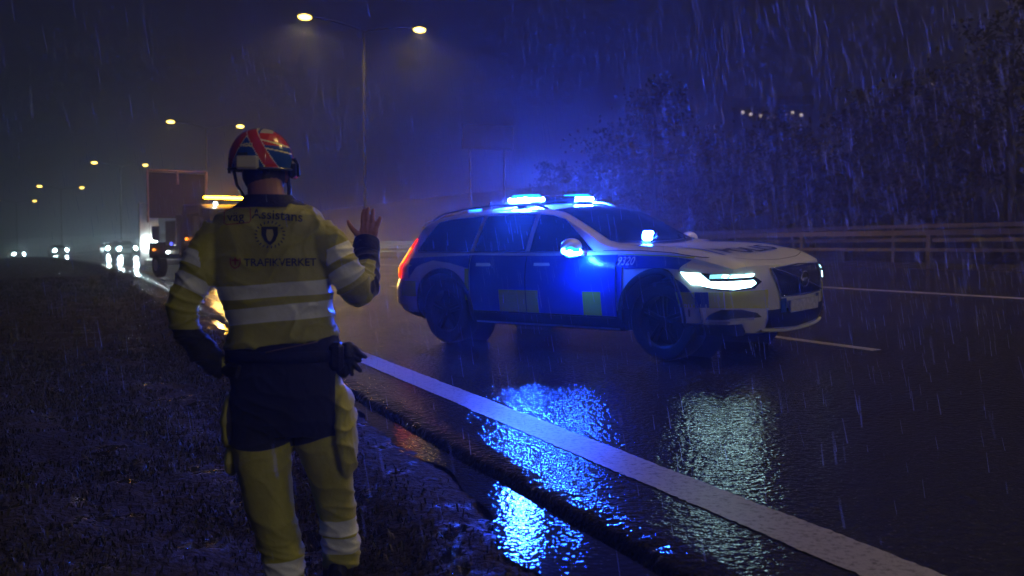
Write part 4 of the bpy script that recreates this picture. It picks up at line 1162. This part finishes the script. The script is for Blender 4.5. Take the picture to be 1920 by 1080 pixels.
navy = np.where(isarmL & (lp > .24), np.minimum(zpx(612) - Z_, .02 + (float(W3(408, 600).x) + (zpx(612) - Z_) * .55 - X_)), navy)
navy = np.where(isarmR & (rp > .24) & (co[:, 1] > 3.60), np.maximum((X_ - float(W3(706, 500, 3.8).x)), rp - .475), navy)
navy = np.maximum(navy, np.where(~isarmL & ~isarmR, Z_ - zpx(383) + 0 * X_, -1) * np.where(Z_ > zpx(392), 1, 1))
attr(me, 'navy', navy)
me.materials.clear(); me.materials.append(M_['jacket'])
jk = bpy.data.objects.new('jacket', me); COL.objects.link(jk); jk.parent = P_
me.update()
# printing on the back, laid onto the cloth
bv = BVHTree.FromPolygons([tuple(v.co) for v in me.vertices], [tuple(p.vertices) for p in me.polygons])
def lay(px, py, off=.004):
    w = W3(px, py, 3.0); o = Vector((0, 0, CAM_H)) - base; d = (loc(w) - o).normalized()
    h_ = bv.ray_cast(o, d)
    if h_[0] is None: p = loc(W3(px, py, YM - .14)); return p
    return h_[0] - d * off
def lay_text(mb, txt, px, py, size, mi=0, rot=0.0, su=1.0, bold=.0, arc=0.0, align='LEFT'):
    cu = bpy.data.curves.new('t', 'FONT'); cu.body = txt; cu.size = size; cu.align_x = align; cu.offset = bold; cu.resolution_u = 3
    o = bpy.data.objects.new('t', cu); COL.objects.link(o); dg = bpy.context.evaluated_depsgraph_get(); m_ = o.evaluated_get(dg).to_mesh()
    vs = [v.co.copy() for v in m_.vertices]; fs = [tuple(p.vertices) for p in m_.polygons]; o.evaluated_get(dg).to_mesh_clear(); bpy.data.objects.remove(o); bpy.data.curves.remove(cu)
    out = []
    for v in vs:
        x, y = v.x * su, v.y; q = math.radians(rot)
        out.append(lay(px + x * math.cos(q) + y * math.sin(q), py + x * math.sin(q) - y * math.cos(q) + arc * x * x))
    mb.add(out, fs, mi)
def lay_line(mb, pts, w, mi=0, close=False):
    pts = list(pts) + ([pts[0]] if close else []); P2 = []
    for (a, b), (c, d) in zip(pts[:-1], pts[1:]):
        nn = max(1, int(math.hypot(c - a, d - b) / 4))
        for t in np.arange(nn) / nn: P2.append((a + (c - a) * t, b + (d - b) * t))
    P2.append(pts[-1]); G = []
    for i, (x, y) in enumerate(P2):
        a = P2[max(i - 1, 0)]; c = P2[min(i + 1, len(P2) - 1)]; dx, dy = c[0] - a[0], c[1] - a[1]; L = math.hypot(dx, dy) or 1
        G.append([tuple(lay(x - dy / L * w / 2, y + dx / L * w / 2)), tuple(lay(x + dy / L * w / 2, y - dx / L * w / 2))])
    mb.grid(G, mi=mi)
pr = MB()
def flush_print(nm):
    global pr
    pr.build(nm, [M_['ink'], M_['ink_red'], M_['ink_gold']], jk); pr = MB()
lay_text(pr, 'Assistans', 472, 409, 26, 0, rot=2.0, su=1.0, arc=.0004, bold=.2)
lay_text(pr, 'väg', 426, 415, 25, 0, rot=-3, su=1.0, bold=.1)
lay_line(pr, [(421, 396), (424, 392), (464, 388), (469, 391), (470, 413), (467, 417), (425, 421), (420, 418)], 1.7, 1, close=True)
flush_print('upper_lettering')
lay_text(pr, 'TRAFIKVERKET', 457, 499, 20.5, 0, rot=-.3, su=.99, bold=.25)
lay_line(pr, [(432, 484), (432, 494), (435, 500), (441, 503), (447, 500), (450, 494), (450, 484)], 2.2, 1)
lay_line(pr, [(441, 482), (441, 497)], 3, 1); lay_line(pr, [(434.5, 488), (447.5, 488)], 3, 1)
flush_print('lower_lettering')
# crest: shield inside a ring of lettering
sh = [(490, 425), (521, 425), (521, 440), (516, 452), (506, 460), (496, 452), (490, 440)]
ctr = lay(506, 440); pr.add([ctr] + [lay(*q) for q in sh], [(0, i + 1, (i + 1) % 7 + 1) for i in range(7)], 0)
sh2 = [(500, 430), (511, 430), (513, 440), (509, 450), (506, 453), (502, 450), (499, 440)]
pr.add([lay(506, 440, .006)] + [lay(x, y, .006) for x, y in sh2], [(0, i + 1, (i + 1) % 7 + 1) for i in range(7)], 2)
for k in range(22):
    q = 2 * math.pi * k / 22; 
    lay_line(pr, [(506 + 24 * math.cos(q), 440 + 21 * math.sin(q)), (506 + 29 * math.cos(q + .05), 440 + 26 * math.sin(q + .05))], 2.2, 0)
flush_print('crest')

# --- trousers
T_ = MB()
hips = [(622, 428, 634, .135), (660, 430, 636, .140), (700, 432, 640, .150), (745, 434, 644, .152), (785, 436, 646, .145), (812, 438, 646, .125)]
rings_mesh(T_, [(W3((a + b) / 2, py), PXM((b - a) / 2), hd) for py, a, b, hd in hips], n=36)
def leg_r(T, L): rings_mesh(T, [(W3((a + b) / 2, py, Y), PXM((b - a) / 2, Y), hd) for py, a, b, hd, Y in L], n=26, sup=2.2)
LL = [(790, 437, 545, .115, 3.65), (835, 436, 549, .112, 3.63), (880, 444, 547, .105, 3.61), (925, 458, 548, .097, 3.59), (970, 471, 553, .092, 3.58), (1010, 482, 563, .090, 3.58), (1040, 492, 568, .090, 3.58), (1080, 497, 569, .088, 3.58), (1100, 500, 570, .086, 3.58)]
RL = [(790, 548, 644, .115, 3.67), (835, 553, 652, .112, 3.68), (880, 572, 660, .105, 3.70), (925, 589, 663, .095, 3.73), (970, 600, 668, .088, 3.76), (1010, 603, 673, .085, 3.78), (1040, 606, 674, .085, 3.79), (1058, 608, 672, .083, 3.80)]
leg_r(T_, LL); leg_r(T_, RL)
# cargo pockets bulging at both thighs
def blob(mb, px, py, Y, rx, ry, rz): mb.ball(tuple(W3(px, py, Y)), (rx, ry, rz), n=14, m=10)
blob(T_, 644, 800, 3.66, .046, .11, .17); blob(T_, 650, 835, 3.67, .038, .11, .13)
blob(T_, 434, 790, 3.66, .032, .10, .12); blob(T_, 437, 860, 3.64, .026, .08, .07)
me = remeshed(T_, .0062, 3); co, no = arr(me); X_, Z_ = co[:, 0], co[:, 2]
r1, w1 = folds(co, (.1, 0, 1), 42, 5); r2, w2 = folds(co, (.5, .2, 1), 30, 15); r3, w3_ = folds(co, (1, .4, .25), 24, 31)
_thr = float(W3(552, 900).x) + .062 * smooth((zpx(850) - Z_) / .30)
onRleg = X_ > _thr
a1 = np.where(onRleg, .007 * np.exp(-((Z_ - zpx(925)) / .17) ** 2), .004) + .006 * smooth((zpx(990) - Z_) / .05) * 1
side = .006 * smooth((X_ - float(W3(632, 800).x)) / .04) * (Z_ > zpx(900))
disp = r1 * a1 + r2 * (.005 + side) + r3 * .002 + w1 * .008 + w3_ * .004 - .003
me.vertices.foreach_set('co', (co + no * disp[:, None] - np.array(base)).astype(np.float32).ravel())
wob = .008 * w1
cxL = float(W3(552, 800).x)
nv = Z_ - (zpx(833) + np.where(onRleg, .30 * (X_ - cxL), .02) - .018 * np.cos((X_ - float(W3(490, 800).x)) * 12) * (~onRleg)) 
nv = np.minimum(nv, np.minimum(X_ - float(W3(438, 800).x), float(W3(636, 800).x) - X_ + .25 * np.clip(Z_ - zpx(700), 0, 1)))
nv = np.where(Z_ > zpx(690), .1, nv)
attr(me, 'navy', nv)
tp = np.where(onRleg, np.maximum(band(Z_ + wob, zpx(1011), zpx(979)), band(Z_ + wob, zpx(1048), zpx(1016))), band(Z_ + wob - (X_ - cxL) * .12, zpx(1062), zpx(1026)))
attr(me, 'tape', tp)
me.materials.clear(); me.materials.append(M_['trouser']); tro = bpy.data.objects.new('trousers', me); COL.objects.link(tro); tro.parent = P_; me.update()

# --- belt with pouches, glove hanging from it
q = MB(); 
rings_mesh(q, [(W3(533, py), PXM(104) + e, .150 + e) for py, e in ((652, .0), (653, .008), (672, .008), (673, 0))], n=40, cap=False)
q.build('belt', M_['navy'], P_, smooth=True).location = -base
q = MB()
c = loc(W3(632, 668, 3.60)); q.box(tuple(c), (.055, .07, .11), bev=.015); q.build('belt_pouch', M_['glove'], P_, smooth=True, angle=40)
q = MB(); c = loc(W3(645, 678, 3.64)); q.box(tuple(c), (.06, .08, .12), bev=.02); q.build('radio_pouch', M_['glove'], P_, smooth=True, angle=40)
q = MB(); pts = [loc(W3(x, y, 3.505)) for x, y in ((498, 661), (520, 656), (560, 648), (595, 641))]; q.tube([tuple(p) for p in pts], .004, n=6, flat=.6); q.build('tool_strap', mat('brown_strap', (.20, .13, .07), .6), P_, smooth=True)

# --- boots
for px, py, Y, nm in ((538, 1118, 3.56, 'boot'), (640, 1074, 3.80, 'boot')):
    c = W3(px, py, Y); z0 = ground(c.x, c.y); q = MB()
    P5 = []
    for t, hw, h_ in ((-.11, .030, .07), (-.09, .042, .10), (-.04, .044, .13), (.02, .046, .12), (.08, .050, .08), (.14, .052, .065), (.18, .045, .055), (.20, .02, .04)):
        row = []
        for k in range(13):
            a = math.pi * k / 12; row.append((c.x + hw * math.cos(a), c.y + t, z0 + .0 + h_ * abs(math.sin(a)) ** .7))
        P5.append(row)
    q.grid(P5); q.add(P5[0], [tuple(range(13))])
    q.tube([(c.x, c.y - .02, z0 + .05), (c.x, c.y - .01, z0 + .20)], [.044, .044], n=16); pass
    q.v = [tuple(Vector(v) - base) for v in q.v]
    q.build('boot', M_['boot'], P_, smooth=True)

# --- body: one continuous figure under the clothes, with head, neck and hands
B = MB()
rings_mesh(B, [(W3(x, py, Y), PXM(w_), d_) for py, x, w_, d_, Y in ((410, 505, 70, .09, 3.67), (500, 508, 85, .11, 3.66), (600, 525, 80, .11, 3.66), (700, 535, 88, .11, 3.66), (790, 540, 85, .10, 3.66))], n=20)
for A_ in (LA, RA):
    B.tube([p for p, r in interp_path(A_, .03)], [r * .72 for p, r in interp_path(A_, .03)], n=14)
for L_ in (LL, RL):
    pth = interp_path([(W3((a + b) / 2, py, Y), hd * .6) for py, a, b, hd, Y in L_], .04); B.tube([p for p, r in pth], [r for p, r in pth], n=14)
B.tube([tuple(W3(503, 400, 3.68)), tuple(W3(500, 372, 3.69)), tuple(W3(497, 345, 3.70)), tuple(W3(495, 320, 3.71))], [.085, .072, .068, .07], n=20)
hc = W3(497, 312, 3.735); B.ball(tuple(hc), (.079, .098, .115), n=26, m=18)
B.ball(tuple(hc + Vector((.006, .055, -.072))), (.052, .055, .055), n=16, m=10)       # jaw, turned a little to the right
for sx_ in (-1, 1):
    B.ball(tuple(hc + Vector((sx_ * .082, .012, -.032))), (.013, .022, .036), n=12, m=8)
    B.ball(tuple(hc + Vector((sx_ * .030, .088, -.005))), (.018, .012, .012), n=10, m=6)
B.ball(tuple(hc + Vector((.002, .108, -.03))), (.016, .022, .028), n=12, m=8)
B.ball(tuple(hc + Vector((.002, .098, -.068))), (.026, .014, .010), n=12, m=6)
# raised right hand, palm away from us
HY = 3.93
def HP(px, py, dy=0.0): return W3(px, py, HY + dy)
B.tube([HP(686, 466, -.02), HP(688, 450, 0), HP(690, 440, 0)], [.030, .028, .030], n=14)
for (x0, y0, x1, y1) in ((680, 446, 681, 421), (687, 446, 688, 419), (695, 446, 697, 421), (701, 444, 704, 427)):
    B.tube([HP(x0, y0), HP((x0 + x1) / 2, (y0 + y1) / 2, -.004), HP(x1, y1)], [.0135, .0150, .0115], n=10)
for tip in ([(681, 424, 0), (680, 412, .002), (681, 401, .008), (683, 393, .016)], [(688.5, 422, 0), (688.5, 409, .002), (689, 398, .008), (691, 390.5, .016)],
            [(697, 424, 0), (698.5, 411, .002), (699.5, 400, .008), (700.5, 393, .014)], [(704, 430, 0), (708, 421, .003), (711, 413, .008), (713, 407.5, .014)]):
    B.tube([HP(*p) for p in tip], [.0106, .0100, .0092, .0074], n=10); B.ball(tuple(HP(*tip[-1])), .0066, n=10, m=6)
th_ = [(677, 444, -.004), (668, 437, -.01), (660, 428, -.012), (655, 420, -.008), (653, 415, -.004)]
B.tube([HP(*p) for p in th_], [.0150, .0130, .0108, .0095, .0075], n=10); B.ball(tuple(HP(*th_[-1])), .0075, n=10, m=6)
# left hand on the hip, fingers over the belt
def left_hand(T, e):
    for k in range(4):
        y = 684 + k * 5.5; T.tube([W3(430, y, 3.57), W3(440, y + 3, 3.545), W3(450 - k * 2, y + 5, 3.53)], [.011 + e, .0095 + e, .007 + e], n=8)
    T.tube([W3(424, 688, 3.60), W3(436, 698, 3.57)], [.028 + e, .022 + e], n=12)
left_hand(B, 0)
me = remeshed(B, .0042, 1); me.materials.clear(); me.materials.append(M_['skin'])
co, no = arr(me); me.vertices.foreach_set('co', (co - np.array(base)).astype(np.float32).ravel()); me.update()
bo = bpy.data.objects.new('body', me); COL.objects.link(bo); bo.parent = P_
# left glove-dark hand cover (navy cuff) and right cuff with dark band
q = MB()
pth = interp_path([(W3(686, 474, 3.89), .056), (W3(687, 462, 3.905), .057), (W3(688, 452, 3.92), .053)], .008)
q.tube([p - base for p, r in pth], [r for p, r in pth], n=22); q.build('cuff', M_['navy'], P_, smooth=True, angle=50)
q = MB(); q.tube([W3(688, 455, 3.92) - base, W3(689, 448, 3.925) - base], [.046, .042], n=20); q.build('sleeve_end', M_['hivis'] if 'hivis' in M_ else M_['jacket'], P_, smooth=True, angle=50)
q = MB(); left_hand(q, .003); gm_ = remeshed(q, .004, 2); gm_.materials.clear(); gm_.materials.append(M_['glove']); c_ = bpy.data.objects.new('hand_glove', gm_); COL.objects.link(c_); c_.parent = P_; c_.location = -base
# hair at the nape
q = MB(); q.ball(tuple(hc - base + Vector((0, -.012, -.035))), (.083, .095, .085), n=24, m=14); q.build('hair', mat('dark_hair', (.03, .02, .015), .6, nscale=40), P_, smooth=True)
# collar
q = MB(); rings_mesh(q, [(W3(505, 366, 3.69), .088, .080), (W3(506, 376, 3.685), .105, .088), (W3(508, 390, 3.68), .150, .105)], n=30, cap=False); q.build('collar', M_['navy'], P_, smooth=True).location = -base

# --- helmet
HMt = [mat('helmet_white', (.60, .56, .46), .25, coat=.7), mat('helmet_red', (.65, .05, .03), .22, coat=.8), mat('helmet_blue', (.02, .075, .36), .22, coat=.8), mat('helmet_dark', (.02, .025, .05), .3, coat=.5), mat('helmet_piping', (.85, .78, .45), .35)]
HC = W3(490, 304, 3.725); RXh, RYh, RZh = PXM(58.5, 3.725), .152, PXM(62, 3.725)
HL = empty('helmet', tuple(HC - base)); HL.parent = P_
HW = MB(); NU, NV = 180, 90; P_h = []
ZB = [ -.24 ]
for i in range(NU + 1):
    a = 2 * math.pi * i / NU; row = []
    zmin = -.30 + .05 * math.sin(a) 
    for j in range(NV + 1):
        t = j / NV; el = zmin * (1 - t) + (math.pi / 2) * t
        ce, se = math.cos(el), math.sin(el)
        x = RXh * ce ** .9 * math.cos(a) if el < 1.57 else 0; y = RYh * (max(ce, 0)) ** .9 * math.sin(a)
        z = RZh * (se if se > 0 else se * .8)
        k_ = 1 + .012 * math.exp(-((abs(math.cos(a)) * ce - .42) / .05) ** 2) + (.02 if t < .04 else 0)
        row.append((x * k_, y * k_, z))
    P_h.append(row)
def hcol(i, j):
    v = P_h[i][j]; x = v[0] / RXh; z = v[2] / RZh; back = v[1] < 0
    if not back: return 0 if abs(x) < .3 else 1
    # picture on the back of the shell (x right, z up)
    def inb(x0, z0, x1, z1, w):   # slanted band from (x0,z0) to (x1,z1)
        t = (z - z0) / (z1 - z0) if z1 != z0 else 0
        return 0 <= t <= 1 and abs(x - (x0 + (x1 - x0) * t)) < w
    if inb(-.18, .95, .60, -.3, .19): 
        return 4 if inb(-.18, .95, .60, -.3, .19) and not inb(-.18, .95, .60, -.3, .165) else 1
    if inb(-.30, .95, -.98, -.3, .24): return 4 if not inb(-.30, .95, -.98, -.3, .21) else 1
    if x < -.90: return 3
    if z > .84 and x < .1: return 0
    if abs(z - (.62 - .22 * max(x, -.2))) < .022 and x > -.5: return 4
    if abs(z - (.36 - .14 * x)) < .018 and x > -.55: return 4
    if x > .16 and z > .40: return 1 if z < .78 or x > .5 else 0
    if -.46 < x < -.12 and -.02 < z < .17: return 3
    if -.62 < x < .06 and z < -.0: return 0
    return 2
HW.grid(P_h, mfun=hcol)
HW.build('shell', HMt, HL, smooth=True)
q = MB(); pts = [(p[0][0] * 1.01, p[0][1] * 1.01, p[0][2]) for p in P_h[::4]]; q.tube(pts, .006, n=8); q.build('rim', HMt[3], HL, smooth=True)
q = MB(); q.box((-.014, -RYh * .99, -.014), (.088, .022, .052), bev=.008); q.build('rear_label', HMt[0], HL, smooth=True, angle=40)
q = MB(); q.tube([(.058, -RYh * .72, .03), (.058, -RYh * .80, -.05)], .006, n=8); q.tube([(-.10, -RYh * .55, .01), (-.105, -RYh * .5, -.05)], .006, n=8); q.build('strap_clip', HMt[3], HL, smooth=True)
cu = MB()
def ht(txt, x0, z0, size):
    c_ = bpy.data.curves.new('t', 'FONT'); c_.body = txt; c_.size = size; c_.align_x = 'CENTER'; c_.offset = .0008; c_.resolution_u = 2
    o = bpy.data.objects.new('t', c_); COL.objects.link(o); dg = bpy.context.evaluated_depsgraph_get(); m_ = o.evaluated_get(dg).to_mesh()
    vs = [v.co.copy() for v in m_.vertices]; fs = [tuple(p.vertices) for p in m_.polygons]; o.evaluated_get(dg).to_mesh_clear(); bpy.data.objects.remove(o); bpy.data.curves.remove(c_)
    out = []
    for v in vs:
        x, z = x0 + v.x, z0 + v.y; el = math.asin(min(max(z / RZh, -1), 1)); ce = math.cos(el) ** .9; a = math.acos(min(max(x / (RXh * ce), -1), 1)); out.append((x, -RYh * ce * math.sin(a) * 1.012 - .003, z))
    cu.add(out, fs, 0)
ht('HOU', -.018, .046, .021)
cu.build('helmet_lettering', HMt[4], HL)
# lamp / visor mount at the right, ear straps
q = MB(); q.tube([(RXh * .93, .01, .005), (RXh * 1.03, .01, .012), (RXh * 1.10, .02, -.01), (RXh * 1.12, .03, -.055)], [.008, .009, .009, .007], n=8)
q.box((RXh * .98, .02, -.03), (.03, .08, .07), bev=.012); q.build('visor_mount', HMt[3], HL, smooth=True, angle=40)
q = MB(); q.tube([(-RXh * .93, .02, -.03), (-RXh * .86, .03, -.09), (-RXh * .62, .05, -.145), (-RXh * .45, .05, -.165)], [.007, .006, .006, .008], n=8)
q.tube([(RXh * .78, .02, -.04), (RXh * .84, .02, -.10), (RXh * .80, .03, -.15), (RXh * .72, .04, -.165)], [.008, .008, .007, .006], n=8); q.build('chin_strap', HMt[3], HL, smooth=True)

# --- glove hanging from the belt: an object of its own
gb = W3(650, 655, 3.62); GL = empty('work_glove', tuple(gb), 0, 'black work glove clipped to the belt at the worker\'s right hip, fingers pointing away', 'glove')
q = MB()
def gl(px, py, Y=3.62): return W3(px, py, Y) - gb
q.ball(tuple(gl(652, 668)), (.030, .022, .045), n=16, m=10)
q.tube([gl(648, 642), gl(651, 655), gl(654, 670)], [.022, .026, .028], n=14)
for pts in ([(656, 648), (666, 652), (672, 660), (675, 666)], [(660, 656), (670, 660), (679, 666), (685, 669)], [(660, 666), (668, 671), (675, 676)], [(657, 676), (665, 684), (672, 691), (676, 695)], [(654, 684), (658, 694), (660, 702)]):
    q.tube([gl(x, y) for x, y in pts], [.0125] + [.0115] * (len(pts) - 2) + [.009], n=9); q.ball(tuple(gl(*pts[-1])), .009, n=9, m=6)
gm = remeshed(q, .004, 2); gm.materials.clear(); gm.materials.append(M_['glove']); go = bpy.data.objects.new('glove_body', gm); COL.objects.link(go); go.parent = GL
# ------------------------------------------------------------------ grass and weeds on the verge
def blades(name, n, s0, s1, d0, d1, h0, h1, seed, col, clump=.5):
    rr = np.random.default_rng(seed)
    s = rr.uniform(s0, s1, n * 3); d = rr.uniform(d0, d1, n * 3)
    x, y = xy(s, d); den = fbm(x * 1.0 + 3, y, 3.1) * .5 + fbm(x, y + 5, 8.0) * .35
    edge = np.clip((-.92 - d) / .4, 0, 1)
    ok = rr.uniform(0, 1, len(s)) < (clump + den) * edge; s, d, x, y = s[ok][:n], d[ok][:n], x[ok][:n], y[ok][:n]; n = len(s)
    keep = (y > .6); s, d, x, y = s[keep], d[keep], x[keep], y[keep]; n = len(s)
    z = hgt(s, d); h_ = rr.uniform(h0, h1, n) * (.6 + .4 * rr.uniform(0, 1, n)); w = rr.uniform(.0012, .0030, n) * (1 + y / 6)
    a = rr.uniform(0, 2 * np.pi, n); lx, ly = np.cos(a), np.sin(a); b = rr.uniform(0, 2 * np.pi, n); L = rr.uniform(.3, 1.5, n) * h_
    bx, by = np.cos(b) * L, np.sin(b) * L
    V = np.zeros((n, 5, 3))
    V[:, 0] = np.stack([x - lx * w, y - ly * w, z - .01], 1); V[:, 1] = np.stack([x + lx * w, y + ly * w, z - .01], 1)
    V[:, 2] = np.stack([x + bx * .35 + lx * w * .8, y + by * .35 + ly * w * .8, z + h_ * .7], 1); V[:, 3] = np.stack([x + bx * .35 - lx * w * .8, y + by * .35 - ly * w * .8, z + h_ * .7], 1)
    V[:, 4] = np.stack([x + bx, y + by, z + h_ * .85], 1)
    i = np.arange(n) * 5
    F1 = np.stack([i, i + 1, i + 2], 1); F2 = np.stack([i, i + 2, i + 3], 1); F3 = np.stack([i + 3, i + 2, i + 4], 1)
    o = np_mesh(name, V.reshape(-1, 3), np.concatenate([F1, F2, F3]), col); tag(o, kind='stuff'); return o
M_['grass'] = mat('wet_grass', (.018, .020, .007), .6, nscale=1.5, namt=.5)
M_['straw'] = mat('dead_grass', (.032, .024, .011), .6, nscale=2, namt=.4)
blades('grass', 42000, -5, 9, -6.5, -.95, .015, .06, 1, M_['grass'])
blades('dead_grass', 30000, -5, 9, -6.5, -.9, .01, .045, 2, M_['straw'])
blades('grass', 30000, 5, 40, -14, -1.2, .04, .12, 4, M_['grass'], .35).name = 'far_grass'
# small stones and grit along the edge of the asphalt
rr = np.random.default_rng(12); q = MB()
for k in range(520):
    s = rr.uniform(-5.5, 9); d = -.68 - abs(rr.normal(0, .035)) if k % 2 else -1.12 - abs(rr.normal(0, .25)); x, y = xy(s, d)
    r_ = rr.uniform(.004, .014); q.ball((float(x), float(y), float(hgt(s, d)) + r_ * .3), (r_, r_ * rr.uniform(.6, 1), r_ * .7), n=6, m=4)
tag(q.build('gravel', mat('wet_gravel', (.06, .055, .05), .2)), kind='stuff')

# ------------------------------------------------------------------ falling rain
RM = bpy.data.materials.new('rain_water'); RM.use_nodes = True; nt = RM.node_tree; nt.nodes.clear()
df = nt.nodes.new('ShaderNodeBsdfDiffuse'); df.inputs[0].default_value = (.50, .60, .95, 1)  # bluish tint puts the blue strobe light into the colour of the drops
tl = nt.nodes.new('ShaderNodeBsdfTranslucent'); tl.inputs[0].default_value = (.50, .60, .95, 1)
tr = nt.nodes.new('ShaderNodeBsdfTransparent'); a1 = nt.nodes.new('ShaderNodeAddShader'); m1 = nt.nodes.new('ShaderNodeMixShader'); m1.inputs[0].default_value = .27
oo = nt.nodes.new('ShaderNodeOutputMaterial'); L = nt.links
L.new(df.outputs[0], a1.inputs[0]); L.new(tl.outputs[0], a1.inputs[1]); L.new(tr.outputs[0], m1.inputs[1]); L.new(a1.outputs[0], m1.inputs[2]); L.new(m1.outputs[0], oo.inputs[0])
rr = np.random.default_rng(77); n = 11500
Y = 1.8 + 14.5 * rr.uniform(0, 1, n) ** .6; X = rr.uniform(-1, 1, n) * (Y * .60 + .3) ; X += rr.normal(0, .2, n); Z = rr.uniform(0, 1, n) * (1.2 + Y * .34 + .9) - .05
k1 = rr.uniform(0, 1, n) < np.clip(.35 + (X / (Y * .55) + .6) * .6, .3, 1); X, Y, Z = X[k1], Y[k1], Z[k1]; n = len(X)
L_ = rr.uniform(.02, .17, n) * (Y * .09 + .35); r_ = rr.uniform(.00035, .00085, n) * (1 + Y * .05); lean = .15 + .012 * X + rr.normal(0, .03, n); ly = rr.normal(0, .08, n)
V = np.zeros((n, 6, 3))
for k in range(3):
    ca, sa = math.cos(k * 2.094), math.sin(k * 2.094)
    V[:, k] = np.stack([X + ca * r_ * .5 - lean * L_, Y + sa * r_ * .5 - ly * L_, Z + L_], 1); V[:, 3 + k] = np.stack([X + ca * r_, Y + sa * r_, Z], 1)
i = (np.arange(n) * 6)[:, None]
Fq = np.concatenate([i + np.array([a, b, b + 3, a + 3]) for a, b in ((0, 1), (1, 2), (2, 0))], 0)
rn = np_mesh('rain', V.reshape(-1, 3), Fq, RM, smooth=True); tag(rn, kind='stuff')
# splashes: little rings of drops thrown up from the wet asphalt are left to the rain itself
